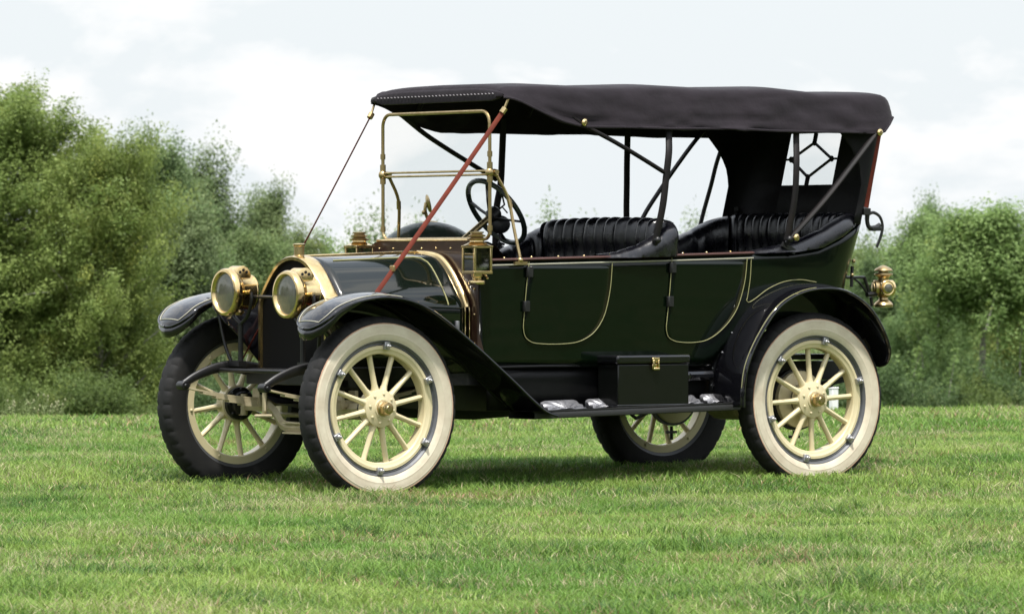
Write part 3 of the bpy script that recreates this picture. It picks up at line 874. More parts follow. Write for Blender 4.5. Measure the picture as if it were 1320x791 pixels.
for s in (-1, 1):
    d = MB()
    d.lathe([(0.0, -0.02), (0.150, -0.02), (0.163, -0.012), (0.163, 0.05), (0.155, 0.055), (0.0, 0.055)], (2.99, 0.615 * s, 0.46), (0, -s, 0), 36)
    part(d, 'brake_drum', CREAM)
    m_ = MB()
    m_.lathe([(0.164, 0.0), (0.178, 0.0), (0.178, 0.03), (0.164, 0.03)], (2.99, 0.60 * s, 0.46), (0, -s, 0), 36, closed=True)
    m_.box((2.80, 0.56 * s, 0.45), (0.10, 0.05, 0.07)); m_.box((2.78, 0.56 * s, 0.54), (0.05, 0.04, 0.14))
    m_.tube([(2.80, 0.58 * s, 0.36), (2.72, 0.58 * s, 0.33), (2.60, 0.56 * s, 0.40)], 0.012, 6)
    m_.tube([(2.98, 0.58 * s, 0.28), (2.98, 0.58 * s, 0.20)], 0.010, 6); m_.box((2.98, 0.58 * s, 0.245), (0.07, 0.02, 0.016))
    part(m_, 'brake_linkage', FRAMEBLK)
    sp = MB()
    for k in range(5):
        e = 0.62 - 0.1 * k
        pts = [(2.99 + x, 0.50 * s, 0.53 - 0.011 * k + 0.10 * (abs(x) / 0.62) ** 1.7) for x in np.linspace(-e, e, 13)]
        sp.grid([[(p[0], p[1] - 0.026, p[2] - 0.005), (p[0], p[1] + 0.026, p[2] - 0.005), (p[0], p[1] + 0.026, p[2] + 0.005), (p[0], p[1] - 0.026, p[2] + 0.005)] for p in pts], cv=True)
    part(sp, 'rear_spring', FRAMEBLK)
ex = MB(); ex.tube([(1.2, 0.25, 0.47), (2.2, 0.28, 0.47), (3.0, 0.3, 0.50), (3.62, 0.3, 0.575)], 0.024, 10)
part(ex, 'exhaust_pipe', STEEL)

# ---- body tub
XB = lambda z: ip(z, [0.65, 1.14, 1.5], [3.40, 3.45, 3.575])
HW = lambda x: ip(x, [0.80, 1.05, 1.3, 1.8, 3.0, 3.6], [0.535, 0.572, 0.600, 0.625, 0.625, 0.62])
def bodyY(x, z):
    return HW(x) * (1 - 0.035 * (1 - min(1, (z - 0.66) / 0.6)) ** 1.5)
ZT = lambda x: ip(x, [0.80, 1.4, 2.06, 2.6, 2.93, 3.12, 3.3, 3.44, 3.6], [1.249, 1.262, 1.275, 1.288, 1.30, 1.325, 1.40, 1.475, 1.50])
ZB = lambda x: ip(x, [0.80, 2.40, 2.62, 3.6], [0.665, 0.662, 0.86, 0.86])
def plan(u, z):
    """u in 0..1 along near side, round the back, u=0.5 at the rear centre"""
    far = u > 0.5
    if far: u = 1 - u
    rc = 0.26; xb = XB(z)
    L1 = 2.45; L2 = rc * math.pi / 2; L3 = 0.625 - rc
    d = u / 0.5 * (L1 + L2 + L3)
    if d < L1:
        x = 0.80 + (xb - rc - 0.80) * d / L1; y = -bodyY(x, z)
    elif d < L1 + L2:
        a = (d - L1) / rc; y0 = -bodyY(xb - rc, z) + rc
        x = xb - rc + rc * math.sin(a); y = y0 - rc * math.cos(a)
    else:
        t = (d - L1 - L2) / L3; y0 = -bodyY(xb - rc, z) + rc
        x = xb; y = y0 * (1 - t)
    return x, (-y if far else y)
bd = MB(); rows = []
us = np.concatenate([np.linspace(0, 0.38, 40), np.linspace(0.385, 0.615, 40), np.linspace(0.62, 1, 40)])
for u in us:
    x0, _ = plan(u, 1.3)
    zt, zb = ZT(x0), ZB(x0)
    rows.append([(*plan(u, zb + (zt - zb) * t), zb + (zt - zb) * t) for t in np.linspace(0, 1, 14)])
bd.grid(rows)
body = part(bd, 'body', GREEN, solid=0.02, solid_off=0, angle=50)
fl = MB(); fl.box((2.30, 0, 0.70), (2.0, 1.10, 0.03)); fl.box((1.55, 0, 0.68), (1.0, 1.05, 0.02))
sub(fl, 'floor', FRAMEBLK, body)

def on_body(x, z, off=0.012):
    return (x, -(bodyY(x, z) + off), z)
# belt trims
for s in (-1, 1):
    tr = MB(); xs = np.linspace(0.83, 2.64, 30)
    tr.tube([(x, s * (HW(x) + 0.006), ZT(x) + 0.008) for x in xs], 0.013, 8, flat=(0.7, 1.3))
    for x in np.arange(0.95, 2.6, 0.17):
        tr.ball((x, s * (HW(x) + 0.004), ZT(x) + 0.018), 0.007, 5, m=1)
    sub(tr, 'sill_trim', [REDTRIM, BRASS], body)
    tr = MB(); tr.tube([(x, s * (HW(x) + 0.0115), ZT(x) - 0.020) for x in xs], 0.0045, 6)
    sub(tr, 'belt_pinstripe', CREAMPIN, body)
    tr = MB()
    q = catmull([(2.625, 1.270), (2.618, 1.15), (2.600, 1.045), (2.594, 1.030), (2.612, 1.018), (2.66, 1.040), (2.75, 1.093), (2.86, 1.132), (2.98, 1.144), (3.10, 1.13)], 6)
    tr.tube([(p[0], s * (bodyY(p[0], p[1]) + 0.0115), p[1]) for p in q], 0.0022, 6)
    sub(tr, 'quarter_pinstripe', PIN, body)

# doors
def door(left, right, s, name_lab):
    lz = [p[1] for p in left][::-1]; lx = [p[0] for p in left][::-1]
    rz = [p[1] for p in right][::-1]; rx = [p[0] for p in right][::-1]
    z0, z1 = lz[0], lz[-1]
    m_ = MB(); rows = []
    ts = np.concatenate([np.linspace(0, 0.15, 12) ** 1.0, np.linspace(0.18, 1, 22)])
    for t in ts:
        z = z0 + (z1 - 0.022 - z0) * (t if t > 0.15 else 0.15 * (t / 0.15) ** 1.6)
        a = ip(z, lz, lx); b_ = ip(z, rz, rx)
        rows.append([(x, s * (bodyY(x, z) + 0.0125), z) for x in np.linspace(a, b_, 14)])
    m_.grid(rows)
    d = part(m_, 'door', GREEN, solid=0.012, solid_off=0, angle=50)
    pin = MB(); path = catmull(left + right[::-1][1:], 5)
    pin.tube([(p[0], s * (bodyY(p[0], p[1]) + 0.0195), p[1]) for p in path], 0.0022, 6)
    sub(pin, 'pinstripe', PIN, d)
    for z in (z1 - 0.055, z1 - 0.245):
        hg = MB(); x = ip(z, lz, lx) + 0.006
        hg.box((x, s * (bodyY(x, z) + 0.024), z), (0.042, 0.016, 0.058)); hg.tube([(x - 0.012, s * (bodyY(x, z) + 0.032), z - 0.03), (x - 0.012, s * (bodyY(x, z) + 0.032), z + 0.03)], 0.006, 8)
        sub(hg, 'hinge', FRAMEBLK, d, bevel=0.003)
    return d
D1L = [(1.095, 1.248), (1.080, 1.11), (1.066, 0.93), (1.066, 0.875), (1.078, 0.836), (1.105, 0.812), (1.15, 0.798), (1.27, 0.7925)]
D1R = [(1.640, 1.248), (1.628, 1.10), (1.600, 0.975), (1.566, 0.905), (1.520, 0.853), (1.46, 0.818), (1.39, 0.799), (1.27, 0.7925)]
D2L = [(2.052, 1.270), (2.040, 1.10), (2.024, 0.93), (2.020, 0.875), (2.032, 0.832), (2.060, 0.810), (2.11, 0.797), (2.20, 0.7925)]
D2R = [(2.590, 1.270), (2.572, 1.13), (2.530, 1.00), (2.480, 0.925), (2.425, 0.872), (2.36, 0.828), (2.29, 0.801), (2.20, 0.7925)]
for s in (-1, 1):
    door(D1L, D1R, s, ''); door(D2L, D2R, s, '')

# splash apron between body and running board
for s in (-1, 1):
    ap = MB()
    xs = np.linspace(0.86, 2.40, 24)
    ap.grid([[(x, s * (0.560 if x > 1.1 else 0.52 + 0.04 * (x - 0.86) / 0.24), z) for z in (0.672, 0.60, 0.52, 0.43)] for x in xs])
    # behind: round the wheel arch
    arc = catmull([(2.36, 0.44), (2.37, 0.60), (2.40, 0.70), (2.47, 0.83), (2.58, 0.95), (2.72, 1.035), (2.88, 1.075), (3.02, 1.085)], 5)
    arc2 = catmull([(2.44, 0.44), (2.45, 0.60), (2.48, 0.69), (2.54, 0.80), (2.64, 0.905), (2.76, 0.985), (2.90, 1.03), (3.02, 1.04)], 5)
    ap.grid([[(p[0], s * (HW(p[0]) - 0.03 if p[1] > 0.7 else 0.575), p[1]), (q[0], s * 0.60, q[1])] for p, q in zip(arc, arc2)])
    for p in catmull([(2.362, 0.46), (2.365, 0.55), (2.375, 0.645), (2.41, 0.735), (2.48, 0.845), (2.58, 0.945), (2.70, 1.02), (2.82, 1.065), (2.95, 1.088)], 1):
        ap.ball((p[0] + 0.01, s * (HW(p[0]) + 0.004 if p[1] > 0.68 else 0.585), p[1]), 0.0055, 5, m=1)
    ap.tube([(0.9, s * 0.575, 0.668), (1.2, s * 0.585, 0.671), (2.36, s * 0.590, 0.662)], 0.009, 8)
    part(ap, 'splash_apron', [APRON, ALU], solid=0.006)
    rt = MB(); rt.tube([(1.9, s * 0.60, 0.60), (2.36, s * 0.60, 0.605)], 0.030, 10); rt.lathe([(0, 0), (0.02, 0), (0.024, 0.01), (0.012, 0.02), (0, 0.02)], (2.17, s * 0.63, 0.60), (0, s, 0), 14)
    part(rt, 'tank_tube', BLACK)

# ---- running boards
for s in (-1, 1):
    rb = MB()
    def rz(x): return 0.428 + 0.022 * (x - 1.15) / 1.2
    xs = np.linspace(0.98, 2.415, 16)
    prof = [(0.56, 0.0), (0.79, 0.0), (0.802, -0.006), (0.806, -0.02), (0.802, -0.036), (0.790, -0.040), (0.56, -0.040)]
    rb.grid([[(x, s * y, rz(x) + z) for y, z in prof] for x in xs], cv=True)
    board = part(rb, 'running_board', [RUBBER])
    tr = MB(); tr.tube([(x, s * 0.797, rz(x) + 0.001) for x in xs], 0.006, 6); sub(tr, 'edge_trim', FRAMEBLK, board)
    if s < 0:
        # embossed fan pattern step plates
        for (xa, xb_) in ((1.16, 1.42), (1.47, 1.66), (2.05, 2.24), (2.275, 2.41)):
            pl = MB(); n1, n2 = 90, 16
            ctr = (xa + xb_) / 2
            rows = []
            for i in range(n1 + 1):
                row = []
                for j in range(n2 + 1):
                    uu = i / n1; vv = j / n2
                    x = xa + (xb_ - xa) * uu
                    dx, dy = (uu - 0.5) * 2, vv * 1.1
                    an = math.atan2(dy, dx); rr = math.hypot(dx, dy)
                    h = 0.0048 * math.cos(an * 13) * min(1, rr * 2.2) * (1 - vv ** 4) * (1 if 0 < j < n2 else 0) + 0.012 * math.exp(-rr * rr * 18)
                    edge = min(1, min(uu, 1 - uu) * 7)
                    hump = 0.047 * edge ** 0.12 * vv
                    row.append((x, s * (0.690 - 0.085 * vv + h), rz(x) + 0.004 + hump + h * 0.6))
                rows.append(row)
            pl.grid(rows)
            sub(pl, 'step_plate', ALU, board, solid=0.003)

# ---- mudguards
def mudguard(name, prof, yi, yo, s, tip0=None, tip1=None, stripe=None, skirt=None, crown=0.022, parent_mat=BLACK):
    P = catmull(prof, 8)
    arcl = np.concatenate([[0], np.cumsum([np.linalg.norm(P[i + 1] - P[i]) for i in range(len(P) - 1)])])
    tot = arcl[-1]; yc = (yi + yo) / 2; hwd = (yo - yi) / 2
    def wfac(d):
        f = 1.0
        if tip0 and d < tip0: f = min(f, math.sqrt(max(0.0, 1 - (1 - d / tip0) ** 2)))
        if tip1 and tot - d < tip1: f = min(f, math.sqrt(max(0.0, 1 - (1 - (tot - d) / tip1) ** 2)))
        return max(f, 0.02)
    def nrm(i):
        a = P[max(0, i - 1)]; b_ = P[min(len(P) - 1, i + 1)]; t = (b_ - a) / np.linalg.norm(b_ - a)
        return np.array([-t[1], t[0]])
    def at(i, v, off=0.0):
        f = wfac(arcl[i]); n_ = nrm(i)
        h = -crown * (v * v) * f + off
        return (P[i][0] + n_[0] * h, s * (yc + v * hwd * f), P[i][1] + n_[1] * h)
    vs_ = np.linspace(-1, 1, 13)
    m_ = MB(); m_.grid([[at(i, v) for v in vs_] for i in range(len(P))])
    g_ = part(m_, name, parent_mat, solid=0.006, angle=60)
    e = MB()
    e.tube([at(i, 1.0) for i in range(len(P))], 0.0085, 8)
    e.tube([at(i, -1.0) for i in range(len(P))], 0.0075, 8)
    sub(e, 'edge_bead', parent_mat, g_)
    if stripe:
        for v, rng_ in stripe:
            st = MB(); k = [i for i in range(len(P)) if rng_[0] <= arcl[i] <= rng_[1]]
            st.tube([at(i, v, 0.002) for i in k], 0.0022, 6); sub(st, 'pinstripe', CREAMPIN if name == 'front_mudguard' else PIN, g_)
    return g_, P, arcl, at
FP = [(-0.465, 0.893), (-0.453, 0.925), (-0.422, 0.968), (-0.36, 1.020), (-0.25, 1.062), (-0.12, 1.086), (0.0, 1.088), (0.13, 1.066), (0.25, 1.020), (0.374, 0.948), (0.53, 0.838), (0.683, 0.722), (0.82, 0.615), (0.944, 0.515), (1.03, 0.455), (1.10, 0.432)]
for s in (-1, 1):
    g_, P, arcl, at = mudguard('front_mudguard', FP, 0.535, 0.865, s, tip0=0.15, crown=0.03)
    # lip hanging from the rounded nose
    i1 = next(i for i in range(len(P)) if arcl[i] > 0.32)
    edge = [at(i, -1.0) for i in range(i1, -1, -1)] + [at(i, 1.0) for i in range(0, i1 + 1)]
    n_ = len(edge); lip = MB()
    lip.grid([[p, (p[0] - 0.004, p[1], p[2] - 0.030 * math.sin(math.pi * k / (n_ - 1)) ** 0.6), (p[0] + 0.002, p[1], p[2] - 0.062 * math.sin(math.pi * k / (n_ - 1)) ** 0.6)] for k, p in enumerate(edge)])
    sub(lip, 'nose_lip', BLACK, g_, solid=0.005)
    st = MB(); i2 = next(i for i in range(len(P)) if arcl[i] > 0.62)
    i0 = next(i for i in range(len(P)) if arcl[i] > 0.040)
    loop = [at(i, -0.80, 0.003) for i in range(i2, i0 - 1, -1)] + [at(i0, v, 0.003) for v in np.linspace(-0.7, 0.7, 7)] + [at(i, 0.80, 0.003) for i in range(i0, i2 + 1)]
    st.tube(loop, 0.0026, 6); sub(st, 'pinstripe', CREAMPIN, g_)
    # inner skirt down to the frame
    sk = MB(); rows = []
    for i in range(len(P)):
        if 0.24 < arcl[i] < 1.42:
            a = at(i, -1.0); zl = 0.68 if P[i][0] > -0.05 else 0.68 + (abs(P[i][0] + 0.05)) * 0.85
            lo = min(zl, a[2] - 0.01)
            rows.append([a, (a[0] + 0.01, s * (0.505), a[2] * 0.72 + lo * 0.28), (a[0] * 0.9 + 0.02, s * 0.47, a[2] * 0.3 + lo * 0.7), (a[0] * 0.8 + 0.04, s * 0.435, lo)])
    sk.grid(rows); sub(sk, 'inner_skirt', BLACK, g_, solid=0.004)
    br = MB(); br.tube([(-0.20, s * 0.42, 0.68), (-0.22, s * 0.47, 0.80), (-0.24, s * 0.535, 1.02), (-0.25, s * 0.68, 1.045)], 0.010, 8, smooth=4)
    sub(br, 'stay', FRAMEBLK, g_)
RP = [(2.352, 0.43), (2.356, 0.54), (2.385, 0.68), (2.47, 0.838), (2.61, 1.005), (2.78, 1.095), (2.962, 1.124), (3.14, 1.104), (3.30, 1.020), (3.41, 0.895), (3.475, 0.755), (3.498, 0.645)]
for s in (-1, 1):
    g_, P, arcl, at = mudguard('rear_mudguard', RP, 0.575, 0.875, s, tip1=0.13, crown=0.03, stripe=[(0.90, (0.10, 1.0))])
    sk = MB(); rows = []
    for i in range(len(P)):
        if 0.5 < arcl[i] < 1.72:
            a = at(i, -1.0); c = np.array([2.99, 0.46]); d = c - np.array([a[0], a[2]]); d = d / np.linalg.norm(d)
            k = 0.13 if arcl[i] < 1.3 else 0.13 * (1.72 - arcl[i]) / 0.42
            rows.append([a, (a[0] + d[0] * k, s * 0.565, a[2] + d[1] * k)])
    sk.grid(rows); sub(sk, 'inner_skirt', BLACK, g_, solid=0.004)

# ---- radiator, bonnet, dash
PF = [(0, 1.279), (0.06, 1.273), (0.115, 1.256), (0.160, 1.232), (0.215, 1.185), (0.272, 1.122), (0.318, 1.065), (0.334, 1.02), (0.336, 0.95), (0.336, 0.80), (0.336, 0.64)]
PR = [(0, 1.302), (0.11, 1.296), (0.195, 1.283), (0.250, 1.258), (0.315, 1.205), (0.388, 1.122), (0.448, 1.040), (0.468, 0.99), (0.469, 0.92), (0.469, 0.80), (0.469, 0.66)]
PFc = catmull(PF, 6); PRc = catmull(PR, 6)
def hood_pt(x, i, s, off=0.0):
    t = (x + 0.0) / 0.775
    p = PFc[i] * (1 - t) + PRc[i] * t
    if off:
        a = PFc[max(0, i - 1)] * (1 - t) + PRc[max(0, i - 1)] * t; b_ = PFc[min(len(PFc) - 1, i + 1)] * (1 - t) + PRc[min(len(PRc) - 1, i + 1)] * t
        d = b_ - a; d = d / np.linalg.norm(d); p = p + np.array([-d[1], d[0]]) * off
    return (x, s * p[0], p[1])
def ring(x, off=0.0):
    n_ = len(PFc)
    return [hood_pt(x, i, -1, off) for i in range(n_ - 1, 0, -1)] + [hood_pt(x, i, 1, off) for i in range(n_)]
hd = MB(); hd.grid([ring(x) for x in np.linspace(0.0, 0.765, 14)])
hood = part(hd, 'bonnet', HOODG, solid=0.006, angle=50)
tr = MB(); cut = 19
tr.grid([ring(x, 0.004 + o)[cut:-cut] for x, o in ((0.752, -0.004), (0.754, 0.004), (0.760, 0.009), (0.772, 0.009), (0.778, 0.004), (0.780, -0.004))])
for x in (0.752, 0.778):
    rg = ring(x, 0.003); tr.tube(rg[:cut + 1], 0.0035, 6); tr.tube(rg[-cut - 1:], 0.0035, 6)
sub(tr, 'brass_band', BRASS, hood, angle=60)
ct = MB(); ct.tube([(0.0, 0, 1.282), (0.75, 0, 1.305)], 0.008, 10)
for s in (-1, 1):
    i6 = 42
    sh_ = MB(); sh_.tube([hood_pt(x, i6, s, 0.004) for x in np.linspace(0.02, 0.74, 6)], 0.004, 6)
    sub(sh_, 'side_hinge', GREEN, hood)
sub(ct, 'hinge_rod', BRASS, hood)
for s in (-1, 1):
    pn = MB()
    pts = [hood_pt(x, 13, s, 0.003) for x in np.linspace(0.10, 0.60, 8)] + [hood_pt(0.635, 15, s, 0.003), hood_pt(0.652, 19, s, 0.003)] + [hood_pt(0.655, i, s, 0.003) for i in range(22, 42, 3)]
    pn.tube(pts, 0.0038, 6); sub(pn, 'pinstripe', PIN, hood)
    la = MB(); la.box((0.70, s * 0.466, 0.90), (0.02, 0.02, 0.05)); sub(la, 'bonnet_catch', ALU, hood, bevel=0.004)
rs_ = MB()
def rring(x, off):
    n_ = len(PFc)
    o = []
    for s, idx in ((-1, range(n_ - 1, 0, -1)), (1, range(n_))):
        for i in idx:
            o.append((x,) + hood_pt(0.0, i, s, off)[1:])
    return o
rs_.grid([rring(x, o) for x, o in ((0.004, 0.002), (0.000, 0.008), (-0.01, 0.010), (-0.075, 0.006), (-0.085, 0.0), (-0.085, -0.018), (-0.070, -0.022))])
rad = part(rs_, 'radiator_shell', BRASS, angle=40)
cr = MB(); rr_ = rring(-0.068, -0.021); n_ = len(rr_)
cr.grid([[rr_[k], rr_[n_ - 1 - k]] for k in range(n_ // 2)])
sub(cr, 'core', CORE, rad)
kr = MB(); kr.grid([ring(x, 0.003) for x in (0.004, 0.012)]); sub(kr, 'bonnet_seam', BLACK, rad)
cp = MB(); cp.lathe([(0.038, 0.0), (0.036, 0.006), (0.029, 0.010), (0.029, 0.058)], (-0.035, 0, 1.279), (0, 0, 1), 24, m=0)
cp.lathe([(0.029, 0.056), (0.034, 0.060), (0.034, 0.070), (0.028, 0.073), (0, 0.074)], (-0.035, 0, 1.279), (0, 0, 1), 24, m=1)
sub(cp, 'filler_cap', [DBRASS, BRASS], rad)

ds = MB()
dprof = [(-0.535, 0.64), (-0.535, 1.22), (-0.528, 1.29), (-0.50, 1.345), (-0.46, 1.362), (0.46, 1.362), (0.50, 1.345), (0.528, 1.29), (0.535, 1.22), (0.535, 0.64)]
half = len(dprof) // 2
ds.grid([[(x, *dprof[k]) for x in (0.786, 0.786)] and [(0.788, *dprof[k]), (0.788, *dprof[-1 - k])] for k in range(half)])
ds.grid([[(x, *p) for x in (0.788, 0.868)] for p in dprof])
ds.grid([[(0.868, *dprof[k]), (0.868, *dprof[-1 - k])] for k in range(half)])
for y_ in np.linspace(-0.42, 0.42, 7):
    ds.ball((0.786, y_, 1.325), 0.006, 5, m=1)
for z_ in (0.80, 0.96, 1.10):
    ds.ball((0.786, -0.508, z_), 0.006, 5, m=1)
dash = part(ds, 'dash_board', [WOOD, BRASS])
dt = MB(); dt.tube([(0.80, -0.46, 1.370), (0.80, 0.46, 1.370)], 0.008, 8); sub(dt, 'top_moulding', BRASS, dash)
cw = MB()
cw.grid([[(x, y, 1.362 - 0.11 * ((x - 0.868) / 0.14) ** 1.5) for y in np.linspace(-0.52, 0.52, 8)] for x in np.linspace(0.868, 1.0, 5)])
sub(cw, 'toe_panel', WOOD, dash)
gp = MB()
for y_, rr in ((-0.05, 0.05), (0.12, 0.035), (-0.2, 0.03)):
    gp.lathe([(0, 0.0), (rr * 0.8, 0.0), (rr, 0.004), (rr, -0.02), (0, -0.02)], (0.885, y_, 1.30), (1, 0, 0), 20)
sub(gp, 'gauge', BRASS, dash)

# ---- headlamps
def headlamp(y, z):
    x = -0.318
    h = MB()
    h.lathe([(0.102, 0.002), (0.106, -0.010), (0.114, -0.017), (0.126, -0.014), (0.133, 0.0), (0.133, 0.018), (0.128, 0.032), (0.116, 0.040), (0.112, 0.052), (0.098, 0.062), (0.095, 0.070), (0.095, 0.150), (0.098, 0.153), (0.098, 0.160), (0.088, 0.166), (0.05, 0.182), (0, 0.186)], (x, y, z), (1, 0, 0), 48)
    lamp = part(h, 'headlamp', BRASS, angle=40)
    l_ = MB(); l_.lathe([(0.104, 0.0), (0.08, -0.006), (0.04, -0.010), (0, -0.011)], (x, y, z), (1, 0, 0), 40); sub(l_, 'lens', LENS, lamp)
    c = MB()
    rows = []
    for yy in (-0.048, 0.048):
        rows.append([(x + 0.085 + 0.052 * math.cos(a), y + yy, z + 0.090 + 0.056 * math.sin(a)) for a in np.linspace(-0.25, math.pi + 0.25, 20)])
    rows = [[(x + 0.085 + 0.045 * math.cos(a), y + yy, z + 0.090 + 0.048 * math.sin(a)) for a in np.linspace(-0.25, math.pi + 0.25, 20)] for yy in (-0.052,)] + [rows[0]] + [rows[1]] + [[(x + 0.085 + 0.045 * math.cos(a), y + 0.052, z + 0.090 + 0.048 * math.sin(a)) for a in np.linspace(-0.25, math.pi + 0.25, 20)]]
    c.grid(rows)
    for sgn, row in ((-1, rows[0]), (1, rows[-1])):
        b0 = len(c.v)
        for p in row: c.pt(p)
        c.face([b0 + k for k in range(20)])
        for a in (R(40), R(90), R(140)):
            c.lathe([(0, 0.0005), (0.0085, 0.0005)], (x + 0.085 + 0.028 * math.cos(a), y + sgn * 0.0535, z + 0.092 + 0.030 * math.sin(a)), (0, sgn, 0), 12, m=1)
    sub(c, 'chimney', [BRASS, FRAMEBLK], lamp, angle=40)
    f = MB()
    for s in (-1, 1):
        f.tube([(x + 0.10, y + s * 0.106, z), (x + 0.10, y + s * 0.108, z - 0.05), (x + 0.10, y + s * 0.07, z - 0.13), (x + 0.10, y, z - 0.175)], 0.010, 8, smooth=4)
        f.lathe([(0, 0), (0.016, 0), (0.016, 0.016), (0, 0.018)], (x + 0.10, y + s * 0.096, z), (0, s, 0), 12, m=1)
    f.tube([(x + 0.10, y, z - 0.17), (x + 0.10, y, 0.69)], 0.015, 10); f.box((x + 0.10, y * 1.15, 0.69), (0.05, 0.13, 0.03))
    sub(f, 'fork_bracket', [FRAMEBLK, BRASS], lamp)
    k = MB(); k.lathe([(0.0, 0), (0.030, 0), (0.034, 0.012), (0.02, 0.028), (0, 0.028)], (x + 0.085, y, z - 0.098), (0, 0, -1), 18); sub(k, 'burner_base', DBRASS, lamp)
headlamp(-0.31, 1.073); headlamp(0.31, 1.084)
cb = MB(); cb.tube([(-0.20, -0.24, 1.055), (-0.20, 0.24, 1.06)], 0.009, 8); part(cb, 'lamp_cross_bar', FRAMEBLK)

# ---- side lamps
def side_lamp(x, y, dz=0.0):
    b = MB(); w = 0.054
    zb, zt = 1.197 + dz, 1.328 + dz
    for sx in (-1, 1):
        for sy in (-1, 1):
            b.box((x + sx * w, y + sy * w, (zb + zt) / 2), (0.014, 0.014, zt - zb))
    b.box((x, y, zb - 0.006), (0.124, 0.124, 0.016)); b.box((x, y, zt + 0.004), (0.128, 0.128, 0.014))
    b.lathe([(0.078, 0.012), (0.060, 0.020), (0.040, 0.030), (0.038, 0.046)], (x, y, zt), (0, 0, 1), 24)
    b.lathe([(0.030, 0.0), (0.030, -0.02), (0.026, -0.024), (0.026, -0.034), (0.030, -0.036), (0.046, -0.040), (0.048, -0.052), (0.044, -0.062), (0.0, -0.064)], (x, y, zb - 0.01), (0, 0, 1), 24)
    b.tube([(x + 0.05, y + 0.02, zb - 0.005), (x + 0.068, y, zb - 0.03), (x + 0.05, y - 0.03, zb - 0.04)], 0.006, 8)
    lamp = part(b, 'side_lamp', BRASS, bevel=0.002, angle=35)
    c = MB()
    c.lathe([(0.038, 0.044), (0.054, 0.048), (0.056, 0.054), (0.036, 0.060), (0.034, 0.064), (0.047, 0.067), (0.048, 0.073), (0.032, 0.079), (0.030, 0.083), (0.038, 0.086), (0.038, 0.093), (0.0, 0.096)], (x, y, zt - 0.006), (0, 0, 1), 28)
    sub(c, 'chimney', DBRASS, lamp, angle=30)
    for dx, dy, sz in ((0, -w, (0.094, 0.003, zt - zb)), (0, w, (0.094, 0.003, zt - zb)), (-w, 0, (0.003, 0.094, zt - zb)), (w, 0, (0.003, 0.094, zt - zb))):
        g = MB(); g.box((x + dx, y + dy, (zb + zt) / 2), sz); sub(g, 'pane', LAMPGLASS, lamp)
    g = MB(); g.lathe([(0.0, 0), (0.03, 0.0), (0.03, 0.02), (0.008, 0.028), (0.008, 0.05), (0, 0.05)], (x, y, zb + 0.002), (0, 0, 1), 16); sub(g, 'burner', DBRASS, lamp)
    k = MB(); k.tube([(x, y + (0.06 if y < 0 else -0.06), 1.25), (x + 0.04, y * 0.88, 1.25)], 0.012, 8); sub(k, 'bracket', DBRASS, lamp)
side_lamp(0.735, -0.605); side_lamp(0.735, 0.545, 0.004)

# ---- windscreen
WX = 0.882; WY = 0.522
ws = MB()
loop = [(WX, -WY, 1.40)] + [(WX, -WY, z) for z in (1.55, 1.735, 1.9)] + \
       [(WX, -WY + 0.07 * (1 - math.cos(a)), 2.012 + 0.07 * math.sin(a)) for a in np.linspace(0, math.pi / 2, 7)] + \
       [(WX, WY - 0.07 * (1 - math.cos(a)), 2.012 + 0.07 * math.sin(a)) for a in np.linspace(math.pi / 2, 0, 7)] + \
       [(WX, WY, z) for z in (1.9, 1.735, 1.55, 1.43)] + \
       [(WX, WY - 0.05 * (1 - math.cos(a)), 1.425 - 0.05 * math.sin(a)) for a in np.linspace(0, math.pi / 2, 5)] + \
       [(WX, 0.2, 1.376), (WX, -0.2, 1.376)] + [(WX, -WY + 0.05 * (1 - math.cos(a)), 1.425 - 0.05 * math.sin(a)) for a in np.linspace(math.pi / 2, 0, 5)]
ws.tube(loop, 0.0100, 10)
frame = part(ws, 'windscreen', DBRASS)
mb_ = MB(); mb_.tube([(WX, -WY, 1.752), (WX, WY, 1.752)], 0.0065, 8); mb_.tube([(WX, -WY, 1.731), (WX, WY, 1.731)], 0.0065, 8)
sub(mb_, 'centre_rail', DBRASS, frame)
for z0, z1, nm in ((1.758, 2.072, 'upper_pane'), (1.384, 1.725, 'lower_pane')):
    g = MB(); yy = WY - 0.012
    rows = []
    for t in np.linspace(0, 1, 12):
        z = z0 + (z1 - z0) * t
        c = 0.0
        if nm == 'upper_pane' and z > 2.012: c = 0.06 * (1 - math.sqrt(max(0, 1 - ((z - 2.012) / 0.06) ** 2))) if z - 2.012 < 0.06 else 0.06
        rows.append([(WX, y_, z) for y_ in np.linspace(-yy + c, yy - c, 4)])
    g.grid(rows); sub(g, nm, GLASS, frame)
for s in (-1, 1):
    k = MB(); k.ball((WX, s * WY, 1.742), 0.024, 8, sc=(1.1, 1, 1.2)); k.tube([(WX, s * WY, 1.69), (WX, s * WY, 1.80)], 0.017, 10)
    k.lathe([(0, -0.03), (0.014, -0.03), (0.018, 0), (0.014, 0.034), (0, 0.034)], (WX + 0.028, s * WY, 1.745), (0, 1, 0), 12); k.tube([(WX, s * WY, 1.745), (WX + 0.05, s * WY, 1.725)], 0.012, 8)
    for z in (1.83, 1.42):
        k2 = MB(); k2.tube([(WX, s * WY, z), (WX, s * WY, z + 0.03)], 0.015, 10); sub(k2, 'collar', DBRASS, frame)
    sub(k, 'clamp', DBRASS, frame)
    b = MB(); b.tube([(WX + 0.045, s * WY, 1.728), (WX + 0.115, s * 0.535, 1.60), (WX + 0.135, s * 0.56, 1.44), (WX + 0.15, s * 0.595, 1.275)], 0.0095, 8, smooth=5)
    b.tube([(WX + 0.118, s * 0.537, 1.595), (WX + 0.125, s * 0.545, 1.55)], 0.013, 8)
    b.box((WX + 0.15, s * 0.603, 1.242), (0.085, 0.016, 0.018)); b.ball((WX + 0.15, s * 0.60, 1.258), 0.018, 6)
    sub(b, 'brace', DBRASS, frame)

